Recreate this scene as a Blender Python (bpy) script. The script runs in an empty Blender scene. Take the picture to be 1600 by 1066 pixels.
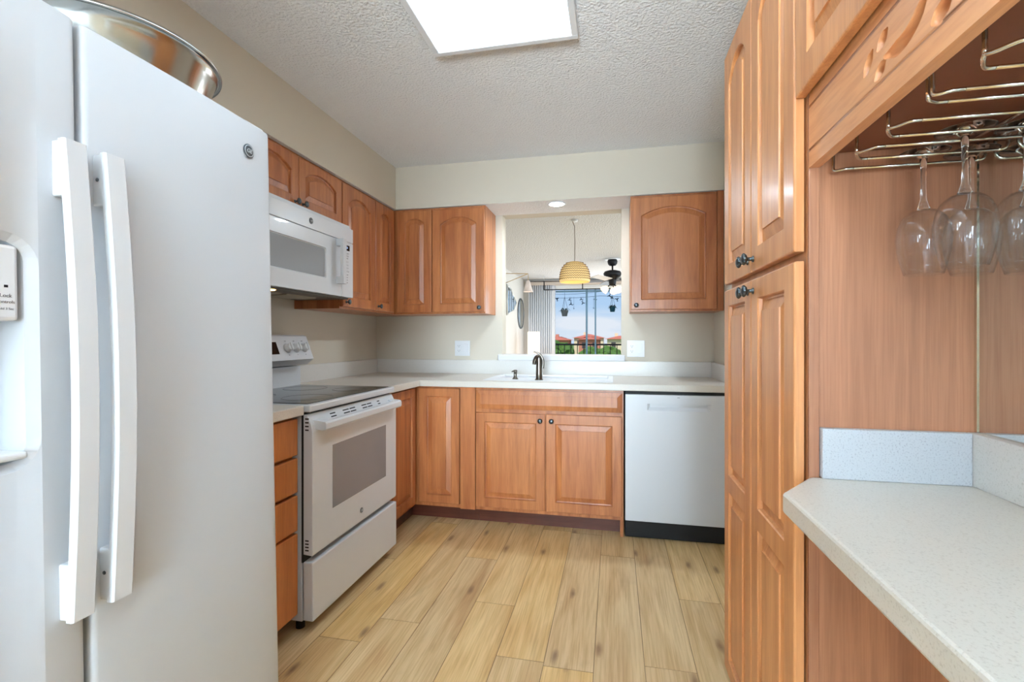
import bpy, bmesh, math, random
from mathutils import Vector, Matrix
random.seed(7)
R = math.radians
PI = math.pi
C = bpy.context.scene.collection
SC = bpy.context.scene

# ------------------------------------------------------------------ camera
cd = bpy.data.cameras.new('camera')
cd.sensor_width = 36.0
cd.sensor_fit = 'HORIZONTAL'
cd.lens = 747.4 / 1600 * 36
cd.shift_y = -3.56 / 1600
cd.clip_start = 0.02
cd.clip_end = 2000
cam = bpy.data.objects.new('camera', cd)
C.objects.link(cam)
cam.location = (0, 0, 1.193)
cam.rotation_euler = (R(90), 0, R(12.04))
SC.camera = cam

# ------------------------------------------------------------------ sky
W = bpy.data.worlds.new('sky')
SC.world = W
W.use_nodes = True
wn = W.node_tree.nodes
wl = W.node_tree.links
wn.clear()
w_out = wn.new('ShaderNodeOutputWorld')
w_bg = wn.new('ShaderNodeBackground')
w_bg.inputs['Strength'].default_value = 0.46
w_tc = wn.new('ShaderNodeTexCoord')
w_sep = wn.new('ShaderNodeSeparateXYZ')
wl.new(w_tc.outputs['Generated'], w_sep.inputs[0])
w_ramp = wn.new('ShaderNodeValToRGB')
w_ramp.color_ramp.elements[0].position = 0.0
w_ramp.color_ramp.elements[0].color = (0.50, 0.68, 0.90, 1)
w_ramp.color_ramp.elements[1].position = 0.5
w_ramp.color_ramp.elements[1].color = (0.22, 0.45, 0.88, 1)
wl.new(w_sep.outputs['Z'], w_ramp.inputs[0])
w_map = wn.new('ShaderNodeMapping')
w_map.inputs['Scale'].default_value = (3.0, 3.0, 12.0)
w_map.inputs['Location'].default_value = (1.3, 0.4, 0.55)
wl.new(w_tc.outputs['Generated'], w_map.inputs[0])
w_noise = wn.new('ShaderNodeTexNoise')
w_noise.inputs['Scale'].default_value = 1.2
w_noise.inputs['Detail'].default_value = 6
wl.new(w_map.outputs[0], w_noise.inputs['Vector'])
w_cr = wn.new('ShaderNodeValToRGB')
w_cr.color_ramp.elements[0].position = 0.46
w_cr.color_ramp.elements[0].color = (0, 0, 0, 1)
w_cr.color_ramp.elements[1].position = 0.62
w_cr.color_ramp.elements[1].color = (1, 1, 1, 1)
wl.new(w_noise.outputs['Fac'], w_cr.inputs[0])
w_mix = wn.new('ShaderNodeMix')
w_mix.data_type = 'RGBA'
w_mix.inputs['B'].default_value = (0.80, 0.84, 0.92, 1)
wl.new(w_cr.outputs[0], w_mix.inputs['Factor'])
wl.new(w_ramp.outputs[0], w_mix.inputs['A'])
wl.new(w_mix.outputs['Result'], w_bg.inputs['Color'])
wl.new(w_bg.outputs[0], w_out.inputs[0])


def light(name, kind, loc, rot, energy, color=(1, 1, 1), size=1.0, size_y=None, spot=None):
    d = bpy.data.lights.new(name, kind)
    d.energy = energy
    d.color = color
    if kind == 'AREA':
        d.shape = 'RECTANGLE' if size_y else 'SQUARE'
        d.size = size
        if size_y:
            d.size_y = size_y
    elif kind == 'SUN':
        d.angle = R(1.0)
    else:
        d.shadow_soft_size = size
    if kind == 'SPOT' and spot:
        d.spot_size = spot
        d.spot_blend = 0.6
    o = bpy.data.objects.new(name, d)
    C.objects.link(o)
    o.location = loc
    o.rotation_euler = rot
    return o


light('sun', 'SUN', (0, -5, 20), (R(38), 0, R(-20)), 1.6, (1.0, 0.95, 0.86))
# daylight coming in through the big window of the room behind the camera
light('rear_window_daylight', 'AREA', (-0.3, -2.44, 1.35), (R(90), 0, 0), 9, (0.66, 0.85, 1.0), 2.2, 1.7)
# added fill light behind the camera, bounced off the ceiling
light('ceiling_bounce_fill', 'AREA', (-0.3, -1.4, 1.5), (R(180 - 20), 0, 0), 84, (0.66, 0.85, 1.0), 0.6, 0.6).data.spread = R(90)
# added narrow fill from behind the camera, brightening the back wall
light('back_wall_fill', 'AREA', (-0.05, -2.43, 1.1), (R(180 - 92), 0, R(6)), 4.4, (0.68, 0.86, 1.0), 0.8, 1.2).data.spread = R(32)
light('upper_wall_fill', 'AREA', (-0.1, -1.3, 1.25), (R(180 - 68), 0, 0), 4.6, (0.72, 0.88, 1.0), 0.5, 0.5).data.spread = R(50)  # added fill tilted up at the soffits and upper cabinets, no lamp there
# added unseen fill at the dining side wall, then daylight of the balcony door
light('dining_side_fill', 'AREA', (3.15, 6.4, 1.35), (R(90), 0, R(90)), 52, (0.72, 0.88, 1.0), 3.4, 1.7)
light('balcony_door_daylight', 'AREA', (0.2, 9.93, 1.2), (R(-90), 0, 0), 30, (0.90, 0.95, 1.0), 2.6, 2.0)

SC.cycles.transparent_max_bounces = 24
SC.view_settings.view_transform = 'Standard'
SC.view_settings.look = 'None'
SC.view_settings.gamma = 1.0
SC.view_settings.use_curve_mapping = False
SC.view_settings.exposure = 1.16


# ------------------------------------------------------------------ helpers
def lin(c):
    def f(v):
        v /= 255.0
        return v / 12.92 if v <= 0.04045 else ((v + 0.055) / 1.055) ** 2.4
    return (f(c[0]), f(c[1]), f(c[2]), 1)


def mat(name, col, rough=0.5, metal=0.0, coat=0.0, emit=None, estr=1.0, trans=0.0, ior=1.45, alpha=1.0, bump=None, spec=None):
    m = bpy.data.materials.new(name)
    m.use_nodes = True
    nt = m.node_tree
    b = nt.nodes['Principled BSDF']
    b.inputs['Base Color'].default_value = lin(col)
    b.inputs['Roughness'].default_value = rough
    b.inputs['Metallic'].default_value = metal
    b.inputs['Coat Weight'].default_value = coat
    b.inputs['Transmission Weight'].default_value = trans
    b.inputs['IOR'].default_value = ior
    if spec is not None:
        b.inputs['Specular IOR Level'].default_value = spec
    b.inputs['Alpha'].default_value = alpha
    if emit:
        b.inputs['Emission Color'].default_value = lin(emit)
        b.inputs['Emission Strength'].default_value = estr
    # every material keeps a faint procedural break-up of its surface
    tc = nt.nodes.new('ShaderNodeTexCoord')
    n = nt.nodes.new('ShaderNodeTexNoise')
    sc, st, di = bump if bump else (60, 0.02, 0.001)
    n.inputs['Scale'].default_value = sc
    n.inputs['Detail'].default_value = 4
    nt.links.new(tc.outputs['Object'], n.inputs['Vector'])
    if trans == 0 and st > 0:
        bp = nt.nodes.new('ShaderNodeBump')
        bp.inputs['Strength'].default_value = st
        bp.inputs['Distance'].default_value = di
        nt.links.new(n.outputs['Fac'], bp.inputs['Height'])
        nt.links.new(bp.outputs[0], b.inputs['Normal'])
    return m


def wood(name, c1, c2, c3, scale=(22, 22, 1.6), rough=0.36, coat=0.25, blotch=0.5, rings=False):
    m = bpy.data.materials.new(name)
    m.use_nodes = True
    nt = m.node_tree
    N, L = nt.nodes, nt.links
    b = N['Principled BSDF']
    tc = N.new('ShaderNodeTexCoord')
    oi = N.new('ShaderNodeObjectInfo')
    ad = N.new('ShaderNodeVectorMath'); ad.operation = 'ADD'
    ml = N.new('ShaderNodeVectorMath'); ml.operation = 'SCALE'
    L.new(oi.outputs['Random'], ml.inputs['Scale'])
    ml.inputs[0].default_value = (3.1, 5.7, 9.3)
    L.new(tc.outputs['Object'], ad.inputs[0]); L.new(ml.outputs[0], ad.inputs[1])
    mp = N.new('ShaderNodeMapping'); mp.inputs['Scale'].default_value = scale
    L.new(ad.outputs[0], mp.inputs[0])
    n1 = N.new('ShaderNodeTexNoise'); n1.inputs['Scale'].default_value = 1.0; n1.inputs['Detail'].default_value = 5; n1.inputs['Distortion'].default_value = 0.6
    L.new(mp.outputs[0], n1.inputs['Vector'])
    mp2 = N.new('ShaderNodeMapping'); mp2.inputs['Scale'].default_value = (5, 5, 3)
    L.new(ad.outputs[0], mp2.inputs[0])
    n2 = N.new('ShaderNodeTexNoise'); n2.inputs['Scale'].default_value = 1.0; n2.inputs['Detail'].default_value = 3
    L.new(mp2.outputs[0], n2.inputs['Vector'])
    mp3 = N.new('ShaderNodeMapping'); mp3.inputs['Scale'].default_value = (scale[0] * 9, scale[1] * 9, scale[2] * 6)
    L.new(ad.outputs[0], mp3.inputs[0])
    n3 = N.new('ShaderNodeTexNoise'); n3.inputs['Scale'].default_value = 1.0; n3.inputs['Detail'].default_value = 2
    L.new(mp3.outputs[0], n3.inputs['Vector'])
    r1 = N.new('ShaderNodeValToRGB')
    r1.color_ramp.elements[0].position = 0.32; r1.color_ramp.elements[0].color = lin(c1)
    r1.color_ramp.elements[1].position = 0.66; r1.color_ramp.elements[1].color = lin(c2)
    L.new(n1.outputs['Fac'], r1.inputs[0])
    mx = N.new('ShaderNodeMix'); mx.data_type = 'RGBA'
    r2 = N.new('ShaderNodeMapRange'); r2.inputs['From Min'].default_value = 0.4; r2.inputs['From Max'].default_value = 0.75
    r2.inputs['To Min'].default_value = 0.0; r2.inputs['To Max'].default_value = blotch
    L.new(n2.outputs['Fac'], r2.inputs['Value']); L.new(r2.outputs[0], mx.inputs['Factor'])
    L.new(r1.outputs[0], mx.inputs['A']); mx.inputs['B'].default_value = lin(c3)
    mx2 = N.new('ShaderNodeMix'); mx2.data_type = 'RGBA'; mx2.blend_type = 'MULTIPLY'
    r3 = N.new('ShaderNodeMapRange'); r3.inputs['From Min'].default_value = 0.45; r3.inputs['From Max'].default_value = 0.62
    r3.inputs['To Min'].default_value = 0.0; r3.inputs['To Max'].default_value = 0.22
    L.new(n3.outputs['Fac'], r3.inputs['Value']); L.new(r3.outputs[0], mx2.inputs['Factor'])
    L.new(mx.outputs['Result'], mx2.inputs['A']); mx2.inputs['B'].default_value = (0.55, 0.42, 0.34, 1)
    last = mx2
    if rings:
        wv = N.new('ShaderNodeTexWave'); wv.wave_type = 'RINGS'; wv.rings_direction = 'SPHERICAL'
        wv.inputs['Scale'].default_value = 4.5; wv.inputs['Distortion'].default_value = 5; wv.inputs['Detail'].default_value = 2
        mp4 = N.new('ShaderNodeMapping'); mp4.inputs['Scale'].default_value = (3.2, 3.2, 0.55); mp4.inputs['Location'].default_value = (-1.5, 0, -0.7)
        L.new(tc.outputs['Object'], mp4.inputs[0]); L.new(mp4.outputs[0], wv.inputs['Vector'])
        mx3 = N.new('ShaderNodeMix'); mx3.data_type = 'RGBA'; mx3.blend_type = 'MULTIPLY'
        r4 = N.new('ShaderNodeMapRange'); r4.inputs['To Min'].default_value = 0.0; r4.inputs['To Max'].default_value = 0.13
        L.new(wv.outputs['Fac'], r4.inputs['Value']); L.new(r4.outputs[0], mx3.inputs['Factor'])
        L.new(mx2.outputs['Result'], mx3.inputs['A']); mx3.inputs['B'].default_value = (0.6, 0.42, 0.34, 1)
        last = mx3
    L.new(last.outputs['Result'], b.inputs['Base Color'])
    b.inputs['Roughness'].default_value = rough
    b.inputs['Coat Weight'].default_value = coat
    b.inputs['Coat Roughness'].default_value = 0.18
    bp = N.new('ShaderNodeBump'); bp.inputs['Strength'].default_value = 0.05; bp.inputs['Distance'].default_value = 0.001
    L.new(n3.outputs['Fac'], bp.inputs['Height']); L.new(bp.outputs[0], b.inputs['Normal'])
    return m


def speckle(name, base, dark, rough=0.35):
    m = bpy.data.materials.new(name); m.use_nodes = True
    nt = m.node_tree; N, L = nt.nodes, nt.links
    b = N['Principled BSDF']
    tc = N.new('ShaderNodeTexCoord')
    n = N.new('ShaderNodeTexNoise'); n.inputs['Scale'].default_value = 330; n.inputs['Detail'].default_value = 2
    L.new(tc.outputs['Object'], n.inputs['Vector'])
    r = N.new('ShaderNodeValToRGB')
    r.color_ramp.elements[0].position = 0.28; r.color_ramp.elements[0].color = lin(dark)
    r.color_ramp.elements[1].position = 0.46; r.color_ramp.elements[1].color = lin(base)
    L.new(n.outputs['Fac'], r.inputs[0])
    L.new(r.outputs[0], b.inputs['Base Color'])
    b.inputs['Roughness'].default_value = rough
    return m


def popcorn(name, col, scale=85, strength=1.0, dist=0.012):
    m = mat(name, col, 0.95, bump=(scale, strength, dist))
    return m


MAPLE = wood('maple', (158, 92, 50), (196, 126, 74), (172, 98, 56), coat=0.15)
VENEER = wood('maple_veneer', (158, 106, 76), (188, 132, 98), (172, 114, 84), scale=(30, 30, 1.2), rough=0.42, coat=0.15, blotch=0.35, rings=True)
PANTRY = wood('light_maple', (194, 128, 76), (216, 152, 98), (200, 134, 82), blotch=0.4, coat=0.1, rough=0.42)
DRAWERW = wood('warm_lit_maple', (176, 100, 42), (200, 122, 58), (184, 104, 46), blotch=0.4)  # maple with the orange cast of the light put into its colour
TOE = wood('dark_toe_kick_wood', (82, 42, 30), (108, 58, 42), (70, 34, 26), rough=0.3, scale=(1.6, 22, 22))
WHITE = mat('appliance_white', (214, 217, 221), 0.28, coat=0.2, bump=(500, 0.03, 0.0005))
FRIDGEW = mat('fridge_white', (198, 201, 205), 0.33, bump=(700, 0.08, 0.0006))
HANDLEW = mat('handle_white', (214, 216, 219), 0.25)
WHITEP = mat('white_plastic', (224, 225, 227), 0.35)
BLACK = mat('black_gap', (12, 12, 13), 0.6)
BLACKM = mat('black_metal', (24, 25, 30), 0.45, metal=0.3)
GLASSBLK = mat('ceramic_glass', (14, 11, 10), 0.05, spec=0.28, bump=(60, 0, 0.001))
OVENWIN = mat('dotted_oven_glass', (138, 139, 143), 0.12, coat=0.3, bump=(900, 0.02, 0.0004))
GREYMARK = mat('grey_print', (120, 120, 124), 0.5)
BADGE = mat('badge_grey', (70, 74, 77), 0.5)
SILVER = mat('badge_silver', (186, 190, 192), 0.4, metal=0.1)
KNOBM = mat('pewter', (92, 100, 104), 0.32, metal=0.9)
STEEL = mat('stainless', (200, 198, 192), 0.17, metal=1.0, bump=(40, 0.02, 0.001))
NICKEL = mat('brushed_nickel', (128, 122, 114), 0.3, metal=1.0)
CHROME = mat('chrome', (222, 218, 205), 0.08, metal=1.0, bump=(60, 0, 0.001))
MIRROR = mat('mirror_silver', (226, 230, 228), 0.01, metal=1.0, bump=(60, 0, 0.001))
GLASS = mat('clear_glass', (250, 252, 252), 0.0, trans=1.0, ior=1.45)


def thin_glass(name, tint=(0.985, 0.99, 0.99), power=4.0, base=0.035, gain=0.85):
    m = bpy.data.materials.new(name); m.use_nodes = True
    nt = m.node_tree; N, L = nt.nodes, nt.links
    N.clear()
    out = N.new('ShaderNodeOutputMaterial')
    tr = N.new('ShaderNodeBsdfTransparent'); tr.inputs['Color'].default_value = (*tint, 1)
    gl = N.new('ShaderNodeBsdfGlossy'); gl.inputs['Roughness'].default_value = 0.02
    lw = N.new('ShaderNodeLayerWeight'); lw.inputs['Blend'].default_value = 0.5
    pw_ = N.new('ShaderNodeMath'); pw_.operation = 'POWER'; pw_.inputs[1].default_value = power
    L.new(lw.outputs['Facing'], pw_.inputs[0])
    mr = N.new('ShaderNodeMapRange'); mr.inputs['To Min'].default_value = base; mr.inputs['To Max'].default_value = gain
    L.new(pw_.outputs[0], mr.inputs['Value'])
    mx = N.new('ShaderNodeMixShader')
    L.new(mr.outputs[0], mx.inputs[0]); L.new(tr.outputs[0], mx.inputs[1]); L.new(gl.outputs[0], mx.inputs[2])
    L.new(mx.outputs[0], out.inputs['Surface'])
    return m


BOWLG = thin_glass('wine_glass_bowl', base=0.022)
PANE = thin_glass('window_pane', (0.97, 0.985, 0.99), 5.0, 0.0, 0.7)
WALL = mat('wall_paint', (209, 200, 184), 0.8, bump=(220, 0.10, 0.001))
WALLD = mat('dining_wall_paint', (222, 220, 216), 0.8, bump=(220, 0.10, 0.001))
CEIL = popcorn('popcorn_ceiling', (236, 236, 236))
CEILD = popcorn('popcorn_ceiling_dining', (226, 226, 228), 55, 1.0, 0.02)
TRIMW = mat('painted_ledge', (214, 212, 212), 0.45)
COUNTER = speckle('quartz', (214, 207, 196), (196, 187, 175))
SPLASH = speckle('splash_quartz', (220, 216, 210), (200, 196, 188), 0.3)
SIDESPLASH = speckle('cool_quartz', (204, 207, 212), (172, 174, 182), 0.3)
SINKM = mat('sink_white', (228, 229, 231), 0.3, bump=(60, 0, .001))
BLIND = mat('blind_fabric', (238, 240, 246), 0.7)
VALANCE = mat('blind_valance_cloth', (212, 198, 188), 0.7)
FRAMEB = mat('bronze_door_frame', (96, 128, 150), 0.4, metal=0.2)
FRAMEW = mat('white_door_frame', (236, 238, 240), 0.5)
RATTAN = mat('rattan', (226, 186, 112), 0.7, bump=(300, 0.4, 0.002))
RATTAND = mat('rattan_band', (126, 78, 34), 0.7)
BRASS = mat('brass', (206, 178, 128), 0.3, metal=0.6)
OPAL = mat('opal_glass', (255, 238, 214), 0.4, emit=(255, 226, 190), estr=0.55)
LAMPSH = mat('lamp_shade_paper', (255, 236, 220), 0.8, emit=(255, 224, 200), estr=0.5)
GREEN = mat('foliage', (84, 118, 52), 0.9, bump=(8, 0.5, 0.1))
BARK = mat('bark', (86, 70, 54), 0.9)
ROOFT = mat('terracotta_roof', (196, 112, 92), 0.9, bump=(4, 0.4, 0.1))
STUCCO = mat('cream_stucco', (238, 220, 186), 0.9)
STUCCOP = mat('rose_stucco', (206, 138, 118), 0.9)
LAWN = mat('lawn', (108, 134, 70), 0.95)
TEALP = mat('teal_pot', (38, 84, 106), 0.5)
GREYP = mat('grey_pot', (120, 122, 124), 0.6)
SLAB = mat('concrete', (170, 168, 164), 0.9)


def plank_mat():
    m = bpy.data.materials.new('oak_plank'); m.use_nodes = True
    nt = m.node_tree; N, L = nt.nodes, nt.links
    b = N['Principled BSDF']
    at = N.new('ShaderNodeAttribute'); at.attribute_name = 'plank'
    tc = N.new('ShaderNodeTexCoord')
    ml = N.new('ShaderNodeVectorMath'); ml.operation = 'SCALE'; ml.inputs['Scale'].default_value = 37.0
    L.new(at.outputs['Color'], ml.inputs[0])
    ad = N.new('ShaderNodeVectorMath'); ad.operation = 'ADD'
    L.new(tc.outputs['Object'], ad.inputs[0]); L.new(ml.outputs[0], ad.inputs[1])

    def noise(sc, detail=4, dist=0.0):
        mp = N.new('ShaderNodeMapping'); mp.inputs['Scale'].default_value = sc
        L.new(ad.outputs[0], mp.inputs[0])
        n = N.new('ShaderNodeTexNoise'); n.inputs['Scale'].default_value = 1; n.inputs['Detail'].default_value = detail; n.inputs['Distortion'].default_value = dist
        L.new(mp.outputs[0], n.inputs['Vector'])
        return n
    n1 = noise((14, 1.3, 1), 5, 0.8)
    n2 = noise((150, 5, 1), 3)
    n3 = noise((7, 2.2, 1), 3, 1.0)
    r1 = N.new('ShaderNodeValToRGB')
    r1.color_ramp.elements[0].position = 0.30; r1.color_ramp.elements[0].color = lin((200, 160, 108))
    r1.color_ramp.elements[1].position = 0.62; r1.color_ramp.elements[1].color = lin((230, 200, 150))
    e = r1.color_ramp.elements.new(0.45); e.color = lin((218, 184, 132))
    L.new(n1.outputs['Fac'], r1.inputs[0])
    sp = N.new('ShaderNodeSeparateColor'); L.new(at.outputs['Color'], sp.inputs[0])
    hv = N.new('ShaderNodeHueSaturation')
    mr = N.new('ShaderNodeMapRange'); mr.inputs['To Min'].default_value = 0.90; mr.inputs['To Max'].default_value = 1.06
    L.new(sp.outputs['Red'], mr.inputs['Value']); L.new(mr.outputs[0], hv.inputs['Value'])
    mr2 = N.new('ShaderNodeMapRange'); mr2.inputs['To Min'].default_value = 0.95; mr2.inputs['To Max'].default_value = 1.12
    L.new(sp.outputs['Green'], mr2.inputs['Value']); L.new(mr2.outputs[0], hv.inputs['Saturation'])
    L.new(r1.outputs[0], hv.inputs['Color'])
    m2 = N.new('ShaderNodeMix'); m2.data_type = 'RGBA'; m2.blend_type = 'MULTIPLY'
    ra = N.new('ShaderNodeMapRange'); ra.inputs['From Min'].default_value = 0.42; ra.inputs['From Max'].default_value = 0.66
    ra.inputs['To Min'].default_value = 0; ra.inputs['To Max'].default_value = 0.5
    L.new(n2.outputs['Fac'], ra.inputs['Value']); L.new(ra.outputs[0], m2.inputs['Factor'])
    L.new(hv.outputs[0], m2.inputs['A']); m2.inputs['B'].default_value = (0.66, 0.55, 0.42, 1)
    # dark mineral streaks
    m3 = N.new('ShaderNodeMix'); m3.data_type = 'RGBA'
    rb = N.new('ShaderNodeMapRange'); rb.inputs['From Min'].default_value = 0.60; rb.inputs['From Max'].default_value = 0.78
    rb.inputs['To Min'].default_value = 0; rb.inputs['To Max'].default_value = 0.38
    L.new(n3.outputs['Fac'], rb.inputs['Value']); L.new(rb.outputs[0], m3.inputs['Factor'])
    L.new(m2.outputs['Result'], m3.inputs['A']); m3.inputs['B'].default_value = lin((140, 104, 66))
    # knots
    mpk = N.new('ShaderNodeMapping'); mpk.inputs['Scale'].default_value = (4.6, 1.5, 1)
    L.new(ad.outputs[0], mpk.inputs[0])
    vo = N.new('ShaderNodeTexVoronoi'); vo.inputs['Scale'].default_value = 1.0
    vo.voronoi_dimensions = '2D'
    nd = N.new('ShaderNodeTexNoise'); nd.inputs['Scale'].default_value = 14
    L.new(ad.outputs[0], nd.inputs['Vector'])
    mxv = N.new('ShaderNodeMix'); mxv.data_type = 'RGBA'; mxv.inputs['Factor'].default_value = 0.06
    L.new(mpk.outputs[0], mxv.inputs['A']); L.new(nd.outputs['Color'], mxv.inputs['B'])
    L.new(mxv.outputs['Result'], vo.inputs['Vector'])
    rk = N.new('ShaderNodeMapRange'); rk.inputs['From Min'].default_value = 0.015; rk.inputs['From Max'].default_value = 0.075
    rk.inputs['To Min'].default_value = 0.75; rk.inputs['To Max'].default_value = 0.0
    L.new(vo.outputs['Distance'], rk.inputs['Value'])
    m4 = N.new('ShaderNodeMix'); m4.data_type = 'RGBA'
    L.new(rk.outputs[0], m4.inputs['Factor']); L.new(m3.outputs['Result'], m4.inputs['A']); m4.inputs['B'].default_value = lin((112, 80, 52))
    rh = N.new('ShaderNodeMapRange'); rh.inputs['From Min'].default_value = 0.02; rh.inputs['From Max'].default_value = 0.22
    rh.inputs['To Min'].default_value = 0.42; rh.inputs['To Max'].default_value = 0.0
    L.new(vo.outputs['Distance'], rh.inputs['Value'])
    nh = N.new('ShaderNodeMath'); nh.operation = 'MULTIPLY'; L.new(rh.outputs[0], nh.inputs[0])
    nh2 = N.new('ShaderNodeMapRange'); nh2.inputs['From Min'].default_value = 0.4; nh2.inputs['From Max'].default_value = 0.6
    L.new(n1.outputs['Fac'], nh2.inputs['Value']); L.new(nh2.outputs[0], nh.inputs[1])
    m5 = N.new('ShaderNodeMix'); m5.data_type = 'RGBA'
    L.new(nh.outputs[0], m5.inputs['Factor']); L.new(m4.outputs['Result'], m5.inputs['A']); m5.inputs['B'].default_value = lin((150, 106, 62))
    L.new(m5.outputs['Result'], b.inputs['Base Color'])
    b.inputs['Roughness'].default_value = 0.45
    bp = N.new('ShaderNodeBump'); bp.inputs['Strength'].default_value = 0.08; bp.inputs['Distance'].default_value = 0.001
    L.new(n2.outputs['Fac'], bp.inputs['Height']); L.new(bp.outputs[0], b.inputs['Normal'])
    return m


PLANK = plank_mat()
GROOVE = mat('plank_groove', (150, 120, 84), 0.8)


def diffuser_mat():
    m = bpy.data.materials.new('light_diffuser'); m.use_nodes = True
    nt = m.node_tree; N, L = nt.nodes, nt.links
    b = N['Principled BSDF']
    b.inputs['Base Color'].default_value = (0.25, 0.25, 0.25, 1)
    tc = N.new('ShaderNodeTexCoord')
    wv = N.new('ShaderNodeTexWave'); wv.inputs['Scale'].default_value = 2.2; wv.bands_direction = 'X'; wv.inputs['Distortion'].default_value = 0.6
    L.new(tc.outputs['Object'], wv.inputs['Vector'])
    mr = N.new('ShaderNodeMapRange'); mr.inputs['To Min'].default_value = 1.5; mr.inputs['To Max'].default_value = 1.9
    L.new(wv.outputs['Fac'], mr.inputs['Value'])
    b.inputs['Emission Color'].default_value = (0.70, 0.87, 1.0, 1)
    L.new(mr.outputs[0], b.inputs['Emission Strength'])
    return m


DIFFUSER = diffuser_mat()


# ---- mesh building
def new():
    return bmesh.new()


def box(bm, x0, x1, y0, y1, z0, z1, bev=0.0, seg=2, mi=0):
    r = bmesh.ops.create_cube(bm, size=1.0)
    vs = r['verts']
    for v in vs:
        v.co = Vector(((x0 + x1) / 2 + v.co.x * (x1 - x0), (y0 + y1) / 2 + v.co.y * (y1 - y0), (z0 + z1) / 2 + v.co.z * (z1 - z0)))
    fs = set()
    for v in vs:
        fs.update(v.link_faces)
    for f in fs:
        f.material_index = mi
    if bev > 0:
        es = set()
        for v in vs:
            es.update(v.link_edges)
        bmesh.ops.bevel(bm, geom=list(es), offset=bev, segments=seg, affect='EDGES', profile=0.5)
    return bm


def frame_axes(d):
    d = d.normalized()
    up = Vector((0, 0, 1)) if abs(d.z) < 0.9 else Vector((1, 0, 0))
    a = d.cross(up).normalized()
    return a, d.cross(a).normalized()


def tube(bm, pts, r, seg=8, cap=True, smooth=0):
    pts = [Vector(p) for p in pts]
    if smooth:
        # Catmull-Rom resample
        out = []
        for i in range(len(pts) - 1):
            p0 = pts[max(i - 1, 0)]; p1 = pts[i]; p2 = pts[i + 1]; p3 = pts[min(i + 2, len(pts) - 1)]
            for k in range(smooth):
                t = k / smooth
                out.append(0.5 * ((2 * p1) + (-p0 + p2) * t + (2 * p0 - 5 * p1 + 4 * p2 - p3) * t * t + (-p0 + 3 * p1 - 3 * p2 + p3) * t ** 3))
        out.append(pts[-1])
        pts = out
    n = len(pts)
    rr = r if isinstance(r, (list, tuple)) else None
    rings = []
    a = None
    for i, p in enumerate(pts):
        if i == 0:
            d = pts[1] - pts[0]
        elif i == n - 1:
            d = pts[-1] - pts[-2]
        else:
            d = (pts[i + 1] - pts[i]).normalized() + (pts[i] - pts[i - 1]).normalized()
        d = d.normalized()
        if a is None:
            a, b = frame_axes(d)
        else:
            a = (a - d * a.dot(d)).normalized()
            b = d.cross(a).normalized()
        rad = r if rr is None else rr[0] + (rr[1] - rr[0]) * i / (n - 1) if len(rr) == 2 else rr[i]
        rings.append([bm.verts.new(p + (a * math.cos(2 * PI * k / seg) + b * math.sin(2 * PI * k / seg)) * rad) for k in range(seg)])
    for i in range(n - 1):
        for k in range(seg):
            f = bm.faces.new((rings[i][k], rings[i][(k + 1) % seg], rings[i + 1][(k + 1) % seg], rings[i + 1][k]))
            f.smooth = True
    if cap:
        bm.faces.new(rings[0][::-1]); bm.faces.new(rings[-1])
    return bm


def lathe(bm, prof, c=(0, 0, 0), axis='z', seg=32, smooth=True, close=False, mod=None):
    """prof: (radius, height) pairs"""
    c = Vector(c)
    rings = []
    for (r, h) in prof:
        if r < 1e-6:
            p = {'z': (0, 0, h), 'x': (h, 0, 0), 'y': (0, h, 0)}[axis]
            rings.append([bm.verts.new(c + Vector(p))])
            continue
        ring = []
        for k in range(seg):
            t = 2 * PI * k / seg
            rk = r * (mod(t) if mod else 1)
            u, v = rk * math.cos(t), rk * math.sin(t)
            p = {'z': (u, v, h), 'x': (h, u, v), 'y': (v, h, u)}[axis]
            ring.append(bm.verts.new(c + Vector(p)))
        rings.append(ring)
    m = len(rings)
    for i in range(m if close else m - 1):
        A, B = rings[i], rings[(i + 1) % m]
        for k in range(seg):
            k2 = (k + 1) % seg
            if len(A) == 1 and len(B) == 1:
                continue
            if len(A) == 1:
                f = bm.faces.new((A[0], B[k2], B[k]))
            elif len(B) == 1:
                f = bm.faces.new((A[k], A[k2], B[0]))
            else:
                f = bm.faces.new((A[k], A[k2], B[k2], B[k]))
            f.smooth = smooth
    return bm


def prism(bm, poly, axis, a0, a1, bev=0.0):
    """poly: 2D points; axis: extrusion axis. x:(y,z) y:(x,z) z:(x,y)"""
    def P(p, a):
        return {'x': (a, p[0], p[1]), 'y': (p[0], a, p[1]), 'z': (p[0], p[1], a)}[axis]
    A = [bm.verts.new(P(p, a0)) for p in poly]
    B = [bm.verts.new(P(p, a1)) for p in poly]
    n = len(poly)
    fs = [bm.faces.new(A), bm.faces.new(B[::-1])]
    for i in range(n):
        fs.append(bm.faces.new((A[i], B[i], B[(i + 1) % n], A[(i + 1) % n])))
    bmesh.ops.recalc_face_normals(bm, faces=fs)
    if bev > 0:
        es = set()
        for f in fs[:2]:
            es.update(f.edges)
        bmesh.ops.bevel(bm, geom=list(es), offset=bev, segments=2, affect='EDGES', profile=0.5)
    return bm


def wloc(o):
    v = Vector((0, 0, 0))
    while o is not None:
        v += o.location
        o = o.parent
    return v


def obj(name, bm, m, parent=None, recalc=True, M=None):
    if M is not None:
        bm.transform(M)
    if recalc:
        bmesh.ops.recalc_face_normals(bm, faces=bm.faces)
    if parent is not None:
        bm.transform(Matrix.Translation(-wloc(parent)))
    me = bpy.data.meshes.new(name)
    bm.to_mesh(me)
    bm.free()
    for k in (m if isinstance(m, (list, tuple)) else [m]):
        me.materials.append(k)
    o = bpy.data.objects.new(name, me)
    C.objects.link(o)
    if parent is not None:
        o.parent = parent
    return o


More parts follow.
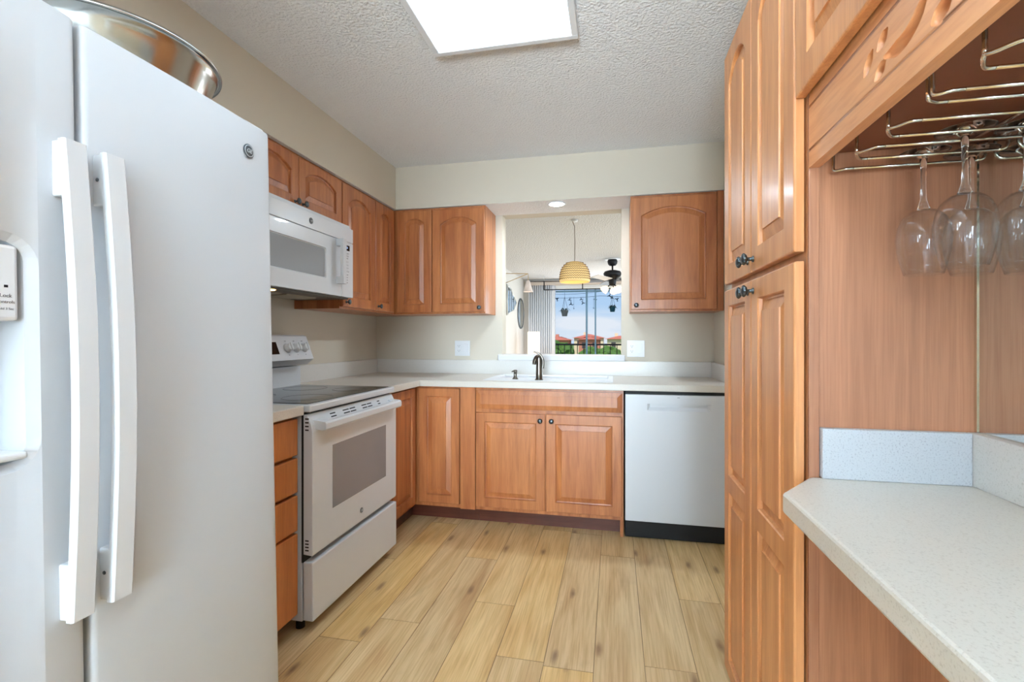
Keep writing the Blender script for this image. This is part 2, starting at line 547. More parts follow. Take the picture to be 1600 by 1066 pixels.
def tag(o, label=None, cat=None, group=None, kind=None):
    if label: o['label'] = label
    if cat: o['category'] = cat
    if group: o['group'] = group
    if kind: o['kind'] = kind
    return o


def thing(name, label, cat, loc, group=None):
    o = bpy.data.objects.new(name, None)
    C.objects.link(o)
    o.location = loc
    o.empty_display_size = 0.05
    return tag(o, label, cat, group)


def solo(name, bm, m, label, cat, group=None):
    """a one-mesh thing whose origin sits at its base centre"""
    vs = [v.co for v in bm.verts]
    lo = Vector((min(v.x for v in vs), min(v.y for v in vs), min(v.z for v in vs)))
    hi = Vector((max(v.x for v in vs), max(v.y for v in vs), max(v.z for v in vs)))
    c = Vector(((lo.x + hi.x) / 2, (lo.y + hi.y) / 2, lo.z))
    bmesh.ops.recalc_face_normals(bm, faces=bm.faces)
    bm.transform(Matrix.Translation(-c))
    o = obj(name, bm, m, None, recalc=False)
    o.location = c
    return tag(o, label, cat, group)


def struct(name, bm, m, label=None):
    o = obj(name, bm, m)
    o['kind'] = 'structure'
    if label: o['label'] = label
    return o


def bool_cut(o, cutters_bm):
    """subtract a mesh and keep the result as plain mesh data"""
    bmesh.ops.recalc_face_normals(cutters_bm, faces=cutters_bm.faces)
    me = bpy.data.meshes.new('cut'); cutters_bm.to_mesh(me); cutters_bm.free()
    c = bpy.data.objects.new('cut', me); C.objects.link(c)
    md = o.modifiers.new('b', 'BOOLEAN'); md.operation = 'DIFFERENCE'; md.object = c; md.solver = 'EXACT'; md.use_self = True
    bpy.context.view_layer.update()
    dg = bpy.context.evaluated_depsgraph_get()
    nm = bpy.data.meshes.new_from_object(o.evaluated_get(dg))
    o.modifiers.clear()
    o.data = nm
    bpy.data.objects.remove(c); bpy.data.meshes.remove(me)
    return o


def text(name, s, size, M, m, parent, extrude=0.0004, align='CENTER', shear=0.0, bold=0.0):
    cu = bpy.data.curves.new(name, 'FONT')
    cu.body = s; cu.size = size; cu.extrude = extrude; cu.align_x = align; cu.align_y = 'CENTER'; cu.shear = shear; cu.offset = bold
    t = bpy.data.objects.new(name, cu); C.objects.link(t)
    bpy.context.view_layer.update()
    dg = bpy.context.evaluated_depsgraph_get()
    me = bpy.data.meshes.new_from_object(t.evaluated_get(dg))
    bpy.data.objects.remove(t); bpy.data.curves.remove(cu)
    bm = new(); bm.from_mesh(me); bpy.data.meshes.remove(me)
    return obj(name, bm, m, parent, recalc=False, M=M)


def axes(o, u, v, w):
    """local (u,v,w) -> world with origin o"""
    u, v, w, o = Vector(u), Vector(v), Vector(w), Vector(o)
    return Matrix(((u.x, v.x, w.x, o.x), (u.y, v.y, w.y, o.y), (u.z, v.z, w.z, o.z), (0, 0, 0, 1)))


def face_px(x, y, z):   # surface looking towards +X (left run); u runs along +Y
    return axes((x, y, z), (0, 1, 0), (0, 0, 1), (1, 0, 0))


def face_mx(x, y, z):   # surface looking towards -X (right run); u runs along -Y
    return axes((x, y, z), (0, -1, 0), (0, 0, 1), (-1, 0, 0))


def face_my(x, y, z):   # surface looking towards -Y (back run); u runs along +X
    return axes((x, y, z), (1, 0, 0), (0, 0, 1), (0, -1, 0))


# ---- doors and drawers
K = 14


def ring_pts(l, r, b, ty, rise, w):
    """outline with arched or straight top; ty = crown height"""
    pts = [(l, b, w), (r, b, w)]
    c = (l + r) / 2
    hw = (r - l) / 2
    if rise > 1e-4:
        Rr = (hw * hw + rise * rise) / (2 * rise)
        yc = ty - Rr
    for i in range(K + 1):
        x = r - (r - l) * i / K
        y = ty if rise <= 1e-4 else yc + math.sqrt(max(Rr * Rr - (x - c) ** 2, 0))
        pts.append((x, y, w))
    return pts


def arch_ring(l, r, b, ty, rise, d, w):
    """the ring inset by d, keeping the arch concentric"""
    if rise <= 1e-4:
        return ring_pts(l + d, r - d, b + d, ty - d, 0, w)
    hw = (r - l) / 2
    Rr = (hw * hw + rise * rise) / (2 * rise)
    hw2 = hw - d
    R2 = Rr - d
    rise2 = R2 - math.sqrt(R2 * R2 - hw2 * hw2)
    return ring_pts(l + d, r - d, b + d, ty - d, rise2, w)


def skin(bm, rings, fill_last=True):
    V = [[bm.verts.new(p) for p in r] for r in rings]
    n = len(V[0])
    for a, b in zip(V[:-1], V[1:]):
        for i in range(n):
            j = (i + 1) % n
            bm.faces.new((a[i], a[j], b[j], b[i]))
    if fill_last:
        bm.faces.new(V[-1])


def panel_door(w, h, t=0.019, fr=0.057, rise=0.0, cells=None, bev=0.030, topfr=None):
    """raised-panel door: w x h, front towards +w axis. cells: list of (v0, v1) heights of panel openings"""
    bm = new()
    e = 0.004
    if topfr is None:
        topfr = fr
    # back slab with eased edge
    skin(bm, [[(0, 0, 0), (w, 0, 0), (w, h, 0), (0, h, 0)][::-1],
              ], True)
    o1 = [(0, 0, 0), (w, 0, 0), (w, h, 0), (0, h, 0)]
    o2 = [(0, 0, t - e), (w, 0, t - e), (w, h, t - e), (0, h, t - e)]
    o3 = [(e * .35, e * .35, t - e * .3), (w - e * .35, e * .35, t - e * .3), (w - e * .35, h - e * .35, t - e * .3), (e * .35, h - e * .35, t - e * .3)]
    o4 = [(e, e, t), (w - e, e, t), (w - e, h - e, t), (e, h - e, t)]
    skin(bm, [o1, o2, o3, o4], False)
    if cells is None:
        cells = [(fr, h - topfr)]
    ys = [e] + [(cells[i][1] + cells[i + 1][0]) / 2 for i in range(len(cells) - 1)] + [h - e]
    for i, (c0, c1) in enumerate(cells):
        rs = rise if i == len(cells) - 1 else 0
        rings = [ring_pts(e, w - e, ys[i], ys[i + 1], 0, t),
                 arch_ring(fr, w - fr, c0, c1, rs, 0, t),
                 arch_ring(fr, w - fr, c0, c1, rs, 0.0025, t - 0.003),
                 arch_ring(fr, w - fr, c0, c1, rs, 0.0045, t - 0.0115),
                 arch_ring(fr, w - fr, c0, c1, rs, 0.0085, t - 0.0125),
                 arch_ring(fr, w - fr, c0, c1, rs, 0.009 + bev, t - 0.0045),
                 arch_ring(fr, w - fr, c0, c1, rs, 0.010 + bev, t - 0.0005)]
        skin(bm, rings, True)
    bmesh.ops.remove_doubles(bm, verts=bm.verts, dist=0.00001)
    return bm


def slab_front(w, h, t=0.019, bev=0.028, drop=0.007):
    """false front: flat field with a wide bevel round its rim"""
    bm = new()
    q = lambda d, z: [(d, d, z), (w - d, d, z), (w - d, h - d, z), (d, h - d, z)]
    skin(bm, [q(0, 0)[::-1]], True)
    skin(bm, [q(0, 0), q(0, t - drop), q(0.004, t - drop + .001), q(bev, t - 0.001), q(bev + .001, t)], True)
    return bm


def add_knob(parent, M, s=1.0):
    """ribbed pewter knob, stem along +w"""
    bm = new()
    lathe(bm, [(0, 0), (0.0085 * s, 0), (0.0085 * s, 0.002), (0.005 * s, 0.005 * s), (0.0045 * s, 0.014 * s), (0.007 * s, 0.017 * s)], seg=20)
    lathe(bm, [(0.006 * s, 0.016 * s), (0.0125 * s, 0.019 * s), (0.0155 * s, 0.0235 * s), (0.0135 * s, 0.028 * s), (0.007 * s, 0.031 * s), (0, 0.032 * s)],
          seg=40, mod=lambda t: 1 + 0.07 * math.cos(8 * t))
    o = obj('knob', bm, KNOBM, parent, M=M)
    return o


# ================================================================== the setting
ZC = 2.438
XL, XR, YB = -1.88, 0.682, 3.555
YN = -2.5

# floor: individually cut planks, one mesh
bm = new()
box(bm, XL - .1, 3.3, YN, 10.1, -0.03, -0.003, mi=1)
layer = bm.loops.layers.float_color.new('plank')
pw = 0.181
known = {-2: 1.715, 0: 2.505, 1: 2.09, 2: 1.748, 4: 2.68, 5: 1.805, -1: 3.2, 3: 3.35, 6: 2.35, 7: 3.0}
x0 = -0.977
for k in range(-6, 24):
    xa = x0 + k * pw
    xb = xa + pw
    if xb < XL or xa > 3.3: continue
    # row index used for joints read off the photo
    j = {(-1): -2, 1: 0, 2: 1, 3: 2, 5: 4, 6: 5}.get(k, None)
    base = {-1: 1.715, 1: 2.505, 2: 2.09, 3: 1.748, 5: 2.68, 6: 1.805, 0: 3.1, 4: 2.95, 7: 2.3, -2: 2.4}.get(k, random.uniform(1, 2.2))
    Lp = 1.22
    y = base - Lp * math.ceil((base - YN) / Lp)
    while y < 10.1:
        ya, yb = max(y, YN), min(y + Lp, 10.1)
        if yb > ya + 0.01:
            g, s = 0.0003, 0.0011
            c = (random.random(), random.random(), random.random(), 1)
            o_ = [(xa + g, ya + g, -0.003), (xb - g, ya + g, -0.003), (xb - g, yb - g, -0.003), (xa + g, yb - g, -0.003)]
            i_ = [(xa + s, ya + s, 0), (xb - s, ya + s, 0), (xb - s, yb - s, 0), (xa + s, yb - s, 0)]
            V = [bm.verts.new(p) for p in o_]; T = [bm.verts.new(p) for p in i_]
            fs = [bm.faces.new(T)]
            for q in range(4):
                f = bm.faces.new((V[q], V[(q + 1) % 4], T[(q + 1) % 4], T[q])); f.material_index = 1; fs.append(f)
            for f in fs:
                for lp in f.loops: lp[layer] = c
        y += Lp
struct('floor', bm, [PLANK, GROOVE], 'light oak plank floor')

bm = new(); box(bm, XL - .1, XR + .12, YN, YB + .12, ZC, ZC + .15)
struct('ceiling', bm, CEIL, 'grey popcorn ceiling of the kitchen')
bm = new(); box(bm, XL - .1, 3.3, YB + .12, 10.12, ZC, ZC + .15)
struct('ceiling_dining', bm, CEILD, 'pale popcorn ceiling of the dining room')
bm = new(); box(bm, XL - .1, XL, YN, 10.12, 0, ZC)
struct('wall_left', bm, WALL)
bm = new(); box(bm, XR, XR + .1, YN, YB, 0, ZC)
struct('wall_right', bm, WALL)
OX0, OX1, OZ0 = -0.833, 0.053, 1.045
bm = new()
box(bm, XL, OX0, YB, YB + .12, 0, ZC); box(bm, OX1, 3.2, YB, YB + .12, 0, ZC)
box(bm, OX0, OX1, YB, YB + .12, 0, OZ0); box(bm, OX0, OX1, YB, YB + .12, 2.134, ZC)
struct('wall_back', bm, WALL, 'wall with the pass-through opening')
bm = new()
box(bm, XL, -1.45, YN - .1, YN, 0, ZC); box(bm, .9, XR + .1, YN - .1, YN, 0, ZC)
box(bm, -1.45, .9, YN - .1, YN, 2.25, ZC); box(bm, -1.45, .9, YN - .1, YN, 0, .45)
struct('wall_rear', bm, WALL)
# soffits over the wall cabinets
SX, SY, SZ = -1.5554, 3.2315, 2.134
bm = new()
box(bm, XL, SX, YN, YB, SZ, ZC); box(bm, SX, XR, SY, YB, SZ, ZC)
bm.normal_update()
for f in bm.faces:
    if f.normal.z < -0.9: f.material_index = 1
struct('trim_1', bm, [WALL, CEIL], 'beige soffit over the wall cabinets')
bm = new(); box(bm, -0.862, 0.078, 3.515, YB + .135, 1.029, 1.074, 0.006)
struct('trim_2', bm, TRIMW, 'painted ledge of the pass-through')

# far room shell
YF = 10.0
bm = new(); box(bm, 3.2, 3.3, YB, 10.12, 0, ZC)
struct('wall_far_right', bm, WALLD)
bm = new(); box(bm, XL, -1.76, YF, YF + .12, 0, ZC); box(bm, -1.76, 1.9, YF, YF + .12, 2.31, ZC); box(bm, 1.9, 3.2, YF, YF + .12, 0, ZC)
struct('wall_far', bm, WALLD)
# inner facing of the dining side left wall (paler paint)
bm = new(); box(bm, XL, XL + .006, YB + .12, YF, 0, ZC)
struct('wall_dining_left', bm, WALLD)

# sliding balcony door
bm = new()
box(bm, -1.76, 1.9, YF + .01, YF + .11, 2.235, 2.31); box(bm, -1.76, 1.9, YF + .01, YF + .11, 0, .05)
box(bm, -1.76, -1.70, YF + .01, YF + .11, .05, 2.235); box(bm, 1.84, 1.9, YF + .01, YF + .11, .05, 2.235)
dr = struct('door_1', bm, FRAMEW, 'sliding balcony door')
for (a, b) in ((-.575, -.537), (-.392, -.362), (.72, .76)):
    bm = new(); box(bm, a, b, YF + .03, YF + .09, .05, 2.235, .003)
    obj('stile', bm, FRAMEB, dr)
bm = new(); box(bm, -1.2, 1.84, YF + .035, YF + .085, 2.17, 2.2)
obj('rail', bm, FRAMEB, dr)
for (a, b) in ((-1.70, -.575), (-.537, -.392), (-.362, .72), (.76, 1.84)):
    bm = new(); box(bm, a, b, YF + .055, YF + .061, .05, 2.235)
    obj('pane', bm, PANE, dr)

# balcony
bm = new(); box(bm, -3, 3.6, YF + .12, 11.7, -.25, -.02)
struct('balcony_floor', bm, SLAB)
bm = new(); box(bm, -3, 3.6, YF + .12, 11.7, ZC + .02, ZC + .15)
struct('balcony_ceiling', bm, SLAB)
bm = new(); v = [bm.verts.new(p) for p in ((-400, 11.8, -9), (400, 11.8, -9), (400, 900, -9), (-400, 900, -9))]; bm.faces.new(v)
struct('ground', bm, LAWN)

# ================================================================== refrigerator
FX, FY = -0.907, 0.73
fr = thing('refrigerator', 'tall white side-by-side refrigerator with an ice dispenser in the left foreground', 'refrigerator', (FX, FY, 0))
bm = new(); box(bm, -1.80, -.985, .285, 1.178, .035, 1.752, .008)
obj('body', bm, FRIDGEW, fr)
bm = new(); box(bm, -1.6, -.96, .33, 1.13, .012, .05)
obj('base_grille', bm, BLACK, fr)


def fridge_door(y0, y1, z0, z1):
    bm = new()
    n = 12
    r = .012
    poly = [(-.983, y0), (-.983, y1)]
    bulge = .006
    for i in range(n + 1):
        t = i / n
        y = y1 - (y1 - y0) * t
        e = 0
        edge = min(y - y0, y1 - y)
        poly.append((FX - .006 + bulge * (1 - (2 * t - 1) ** 2), y))
    # rounded vertical edges
    pts = []
    for i, p in enumerate(poly):
        if i == 2:
            for a in range(5):
                q = a / 4 * PI / 2
                pts.append((p[0] - r + r * math.sin(q), y1 - r + r * math.cos(q)))
        elif i == len(poly) - 1:
            for a in range(5):
                q = a / 4 * PI / 2
                pts.append((p[0] - r + r * math.cos(q), y0 + r - r * math.sin(q)))
        elif i >= 2:
            if y0 + r < p[1] < y1 - r: pts.append(p)
        else:
            pts.append(p)
    prism(bm, pts, 'z', z0, z1, .006)
    for f in bm.faces: f.smooth = abs(f.normal.z) < .3
    return bm


d1 = obj('freezer_door', fridge_door(.286, .682, .07, 1.771), FRIDGEW, fr)
d2 = obj('fridge_door', fridge_door(.690, 1.180, .07, 1.771), FRIDGEW, fr)
# dispenser recess
cb = new()
o_ = FX - FX
zs = lambda v: v
ring = lambda x, ya, yb, za, zb, r: [(x - FX, yy - FY, zz) for (yy, zz) in
      [(ya + r * (1 - math.cos(a)), za + r * (1 - math.sin(a))) for a in [i * PI / 12 for i in range(7)]] +
      [(yb - r * (1 - math.sin(a)), za + r * (1 - math.cos(a))) for a in [i * PI / 12 for i in range(7)]] +
      [(yb - r * (1 - math.cos(a)), zb - r * (1 - math.sin(a))) for a in [i * PI / 12 for i in range(7)]] +
      [(ya + r * (1 - math.sin(a)), zb - r * (1 - math.cos(a))) for a in [i * PI / 12 for i in range(7)]]]
rs = [ring(FX + .02, .345, .628, .972, 1.372, .06), ring(FX + .001, .350, .622, .978, 1.366, .055), ring(FX - .012, .366, .600, .994, 1.350, .03),
      ring(FX - .058, .372, .594, 1.0, 1.345, .02)]
V = [[cb.verts.new(p) for p in r_] for r_ in rs]
cb.faces.new(V[0]); cb.faces.new(V[-1])
for a, b in zip(V[:-1], V[1:]):
    for i in range(len(a)):
        j = (i + 1) % len(a)
        if (a[i].co - a[j].co).length < 1e-7: continue
        cb.faces.new((a[i], a[j], b[j], b[i]))
bmesh.ops.remove_doubles(cb, verts=cb.verts, dist=1e-6)
cb.transform(Matrix.Translation((FX, FY, 0)))
# cutter is given in world space; fr sits unrotated for now
bool_cut(d1, cb)
disp = obj('ice_dispenser', box(new(), FX - .046, FX - .008, .374, .592, 1.222, 1.344, .006), WHITEP, d1)
text('dispenser_print', 'Lock', .008, face_px(FX - .0078, .574, 1.262), GREYMARK, disp)
text('dispenser_print', 'Controls', .007, face_px(FX - .0078, .573, 1.252), GREYMARK, disp)
text('dispenser_print', 'Hold 3 Sec', .0052, face_px(FX - .0078, .573, 1.241), GREYMARK, disp)
obj('indicator_light', box(new(), FX - .0080, FX - .0074, .572, .577, 1.275, 1.279), BLACKM, disp)
obj('drip_tray', box(new(), FX - .056, FX + .004, .374, .593, 1.0005, 1.012, .004), WHITEP, d1)
obj('water_paddle', box(new(), FX - .056, FX - .044, .44, .52, 1.08, 1.20, .004), WHITEP, d1)


def fridge_handle(door, yl, yr):
    # bowed bar and its two feet, one mesh
    bm = new()
    z0, z1 = .708, 1.537
    n = 20
    xo = lambda t: FX + .024 + .020 * math.sin(PI * t)
    th = .014
    rings = []
    for i in range(n + 1):
        t = i / n
        z = z0 + (z1 - z0) * t
        x = xo(t)
        ins = .0
        rings.append([(x - th, yl, z), (x - th, yr, z), (x - .003, yr, z), (x, yr - .003, z), (x, yl + .003, z), (x - .003, yl, z)])
    V = [[bm.verts.new(p) for p in r_] for r_ in rings]
    bm.faces.new(V[0]); bm.faces.new(V[-1][::-1])
    for a, b in zip(V[:-1], V[1:]):
        for i in range(6):
            j = (i + 1) % 6
            bm.faces.new((a[i], a[j], b[j], b[i]))
    bmesh.ops.recalc_face_normals(bm, faces=bm.faces)
    for (a, b) in ((z1 - .098, z1 - .002), (z0 + .002, z0 + .098)):
        box(bm, FX - .008, FX + .0205, yl + .0008, yr - .002, a, b, .003)
    h = obj('handle', bm, HANDLEW, door)
    return h


fridge_handle(d1, .638, .676)
h2 = fridge_handle(d2, .705, .7435)
for z in (1.487, .762):
    obj('set_screw', lathe(new(), [(0, 0), (.0035, 0), (.0035, -.001), (0, -.001)], (FX + .006, .705, z), 'y', 16), BADGE, h2)


def badge(parent, M, r=.018):
    bm = lathe(new(), [(0, 0), (r, 0), (r, .0015), (r * .93, .0024), (0, .0024)], seg=36)
    b = obj('badge', bm, BADGE, parent, M=M)
    bm = lathe(new(), [(r * .86, .0022), (r * .86, .0031), (r * .76, .0031), (r * .76, .0022)], seg=36, close=True)
    obj('badge_ring', bm, SILVER, b, M=M.copy())
    text('badge_letters', 'GE', r * .82, M @ Matrix.Translation((0, 0, .0027)), SILVER, b, shear=.25, bold=.0003)
    return b


badge(d2, face_px(FX - .001, 1.092, 1.69), .018)
obj('hinge_cover', box(new(), -1.02, -.925, 1.10, 1.172, 1.752, 1.782, .006), WHITEP, fr)
fr.rotation_euler = (0, R(-1.27), 0)

# steel bowl on the fridge
cx, cy, zb = -1.264, .992, 1.764
bm = new()
lathe(bm, [(0, zb), (.13, zb), (.165, zb + .018), (.20, zb + .07), (.222, zb + .13), (.229, zb + .150), (.236, zb + .154), (.2405, zb + .150), (.2415, zb + .155),
           (.238, zb + .1605), (.229, zb + .158), (.224, zb + .150), (.216, zb + .13), (.196, zb + .072), (.162, zb + .022), (.128, zb + .004), (0, zb + .004)], (cx, cy, 0), seg=72)
solo('mixing_bowl', bm, STEEL, 'large shiny stainless steel bowl resting on top of the white refrigerator', 'bowl')

# ================================================================== left run, base level
CT, CB_ = .924, .884         # worktop top and bottom
CFX, CFY = -1.232, 2.912     # worktop front edges
FXL = -1.258                 # face plane of the left base cabinets (door fronts)

dc = thing('drawer_cabinet', 'maple base cabinet with four plain drawers between refrigerator and range', 'cabinet', (-1.55, 1.46, 0))
bm = new(); box(bm, XL + .002, -1.268, 1.215, 1.700, .10, CB_ - .001)
obj('body', bm, DRAWERW, dc)
bm = new(); box(bm, XL + .002, -1.335, 1.215, 1.700, 0, .10)
obj('toe_kick', bm, TOE, dc)
for (a, b) in ((.085, .410), (.421, .563), (.575, .713), (.725, .872)):
    bm = new(); box(bm, -1.264, -1.243, 1.222, 1.702, a, b, .004)
    obj('drawer', bm, DRAWERW, dc)
bm = new(); box(bm, XL + .002, -1.221, 1.2, 1.711, CB_, CT, .004)
ct2 = solo('countertop', bm, COUNTER, 'small cream speckled worktop between the refrigerator and the range', 'countertop')

# main L worktop with sink cut-out
bm = new()
prism(bm, [(XL + .002, 2.479), (CFX, 2.479), (CFX, CFY), (XR - .002, CFY), (XR - .002, YB - .002), (XL + .002, YB - .002)], 'z', CB_, CT, .004)
ct = obj('countertop', bm, COUNTER)
tag(ct, 'L-shaped cream speckled worktop running round the corner under the pass-through', 'countertop')
SX0, SX1, SY0, SY1 = -.80, -.035, 3.20, 3.47
cb = new()
box(cb, SX0, SX1, SY0, SY1, .80, 1.0, .03)
bool_cut(ct, cb)
bm = new()
box(bm, XL + .002, XL + .022, 2.479, YB - .002, CT, 1.030, .002)
box(bm, XL + .022, XR - .022, YB - .022, YB - .002, CT, 1.030, .002)
box(bm, XR - .022, XR - .002, CFY + .01, YB - .002, CT, 1.030, .002)
obj('backsplash', bm, SPLASH, ct)
# sink
sk = thing('kitchen_sink', 'white sink bowl set into the worktop below the pass-through', 'sink', (-.42, 3.33, .74))
bm = new()
q = lambda d, z: [(SX0 + d, SY0 + d, z), (SX1 - d, SY0 + d, z), (SX1 - d, SY1 - d, z), (SX0 + d, SY1 - d, z)]
DK = [(SX0 - .03, 2.985), (SX1 + .03, 2.985), (SX1 + .03, SY1 + .02), (SX0 - .03, SY1 + .02)]
dk = lambda z, i=0.0: [(DK[0][0] + i, DK[0][1] + i, z), (DK[1][0] - i, DK[1][1] + i, z), (DK[2][0] - i, DK[2][1] - i, z), (DK[3][0] + i, DK[3][1] - i, z)]
skin(bm, [dk(CT + .0004), dk(CT + .0028), dk(CT + .004, .002), q(.002, CT + .004), q(.010, CT - .004), q(.02, .76), q(.05, .745)], True)
skin(bm, [q(.046, .738), q(.014, .752), q(.0045, CT - .006), q(.003, CT + .0004), dk(CT + .0004)], False)
bm.faces.new([bm.verts.new(p) for p in q(.046, .738)])
bmesh.ops.remove_doubles(bm, verts=bm.verts, dist=1e-5)
obj('basin', bm, SINKM, sk)
bm = lathe(new(), [(0, .7455), (.04, .7455), (.042, .749), (.03, .747), (0, .747)], (-.42, 3.33, 0), seg=24)
obj('drain', bm, STEEL, sk)

# faucet and soap pump
fx, fy = -.474, 3.06
FZ = CT + .0043
fa = thing('faucet', 'brushed nickel sink faucet with a curved lever on top', 'faucet', (fx, fy, FZ))
bm = new()
lathe(bm, [(0, FZ), (.027, FZ), (.027, FZ + .003), (.0215, FZ + .006), (.0205, FZ + .05), (.0185, FZ + .09), (.018, FZ + .12), (.019, FZ + .135), (.014, FZ + .15), (0, FZ + .155)], (fx, fy, 0), seg=28)
obj('body', bm, NICKEL, fa)
bm = new(); tube(bm, [(fx + .002, fy, FZ + .122), (fx - .008, fy + .002, FZ + .146), (fx - .022, fy + .006, FZ + .138), (fx - .030, fy + .008, FZ + .118), (fx - .033, fy + .009, FZ + .098)], [.015, .012], 14, smooth=5)
obj('spout', bm, NICKEL, fa)
bm = new(); tube(bm, [(fx + .024, fy - .004, FZ + .075), (fx + .027, fy - .004, FZ + .105), (fx + .024, fy - .005, FZ + .135), (fx + .010, fy - .006, FZ + .160), (fx - .010, fy - .008, FZ + .174), (fx - .034, fy - .01, FZ + .182)], [.0095, .0055], 10, smooth=5)
obj('lever', bm, NICKEL, fa)
sx_, sy_ = -.635, 3.08
sp = thing('soap_dispenser', 'short brushed nickel soap pump beside the faucet', 'soap dispenser', (sx_, sy_, FZ))
bm = new()
lathe(bm, [(0, FZ), (.021, FZ), (.018, FZ + .004), (.011, FZ + .014), (.010, FZ + .03), (.010, FZ + .042), (0, FZ + .043)], (sx_, sy_, 0), seg=24)
obj('body', bm, NICKEL, sp)
bm = new()
lathe(bm, [(0, FZ + .041), (.012, FZ + .043), (.0145, FZ + .051), (.012, FZ + .059), (0, FZ + .061)], (sx_, sy_, 0), seg=20)
tube(bm, [(sx_, sy_, FZ + .052), (sx_ - .018, sy_ + .004, FZ + .051), (sx_ - .024, sy_ + .005, FZ + .045)], .0045, 8)
obj('pump_head', bm, NICKEL, sp)

# corner base cabinet: one door on each leg
cc = thing('corner_base_cabinet', 'maple corner base cabinet with a door on each side of the inside corner', 'cabinet', (-1.5, 3.2, 0))
bm = new()
prism(bm, [(XL + .002, 2.482), (-1.282, 2.482), (-1.282, 2.955), (-.868, 2.955), (-.868, YB - .002), (XL + .002, YB - .002)], 'z', .10, CB_ - .001)
obj('body', bm, MAPLE, cc)
bm = new()
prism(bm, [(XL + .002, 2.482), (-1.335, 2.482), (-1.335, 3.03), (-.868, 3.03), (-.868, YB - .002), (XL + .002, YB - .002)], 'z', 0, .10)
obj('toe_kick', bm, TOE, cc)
d = obj('door', panel_door(.418, .745, fr=.052), MAPLE, cc, M=face_px(-1.279, 2.492, .127))
add_knob(d, face_px(-1.26, 2.53, .832))
d = obj('door', panel_door(.278, .745, fr=.052), MAPLE, cc, M=face_my(-1.25, 2.952, .127))
obj('filler_strip', box(new(), -.966, -.868, 2.939, 2.9545, .10, CB_ - .002), MAPLE, cc)

sb = thing('sink_base_cabinet', 'maple sink base cabinet with two knobbed doors under a false drawer front', 'cabinet', (-.41, 3.2, 0))
bm = new()
box(bm, -.866, .056, 2.952, YB - .002, .10, .72)
box(bm, -.866, .056, 2.952, 2.972, .72, CB_ - .001); box(bm, -.866, -.846, 2.972, YB - .002, .72, CB_ - .001); box(bm, .036, .056, 2.972, YB - .002, .72, CB_ - .001)
obj('body', bm, MAPLE, sb)
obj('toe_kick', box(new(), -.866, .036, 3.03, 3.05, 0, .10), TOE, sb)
obj('end_panel', box(new(), .036, .056, 2.956, YB - .002, 0, .0995), MAPLE, sb)
obj('false_drawer_front', slab_front(.910, .120), MAPLE, sb, M=face_my(-.862, 2.951, .748))
d = obj('door', panel_door(.446, .600), MAPLE, sb, M=face_my(-.862, 2.951, .125))
add_knob(d, face_my(-.446, 2.932, .686))
d = obj('door', panel_door(.457, .600), MAPLE, sb, M=face_my(-.410, 2.951, .125))
add_knob(d, face_my(-.376, 2.932, .686))

# dishwasher
dw = thing('dishwasher', 'white built-in dishwasher under the worktop beside the sink cabinet', 'dishwasher', (.367, 3.2, 0))
obj('tub', box(new(), .066, .670, 2.95, YB - .004, .012, CB_ - .002), BLACK, dw)
dd = obj('door', box(new(), .065, .670, 2.922, 2.949, .112, .864, .004), WHITE, dw)
cb = new()
q = lambda x0, x1, z0, z1, y: [(x0, y, z0), (x1, y, z0), (x1, y, z1), (x0, y, z1)]
skin(cb, [q(.190, .545, .768, .812, 2.90)[::-1]], True)
skin(cb, [q(.190, .545, .768, .812, 2.90), q(.192, .543, .770, .810, 2.9225), q(.207, .528, .789, .808, 2.936)], True)
bmesh.ops.remove_doubles(cb, verts=cb.verts, dist=1e-6)
bool_cut(dd, cb)
obj('badge', box(new(), .360, .374, 2.9210, 2.9222, .8475, .8505), GREYMARK, dd)
obj('kick_plate', box(new(), .066, .670, 2.972, 2.99, .0, .112), BLACK, dw)
obj('top_seal', box(new(), .066, .670, 2.93, 2.949, .866, CB_ - .002), BLACK, dw)

# ================================================================== range
RY0, RY1 = 1.715, 2.476
rg = thing('electric_range', 'white freestanding electric range with a black glass cooktop', 'range', (-1.5, 2.095, 0))
bm = new(); box(bm, -1.86, -1.236, RY0 + .003, RY1 - .003, .045, .893, .003)
obj('body', bm, WHITE, rg)
for y in (RY0 + .04, RY1 - .04):
    for x in (-1.80, -1.27):
        obj('foot', lathe(new(), [(0, 0), (.018, 0), (.018, .045), (0, .045)], (x, y, 0), seg=14), BLACK, rg)
bm = new(); box(bm, -1.80, -1.198, RY0, RY1, .895, .925, .006)
ck = obj('cooktop', bm, WHITE, rg)
obj('glass_top', box(new(), -1.775, -1.225, RY0 + .022, RY1 - .022, .9252, .9275), GLASSBLK, ck)
for (x, y, r) in ((-1.62, 1.93, .075), (-1.36, 1.93, .11), (-1.62, 2.28, .11), (-1.36, 2.28, .085)):
    bm = lathe(new(), [(r, .9276), (r, .9279), (r - .002, .9279), (r - .002, .9276)], (x, y, 0), seg=48, close=True)
    obj('burner_ring', bm, mat('burner_print', (48, 45, 44), .3), ck)
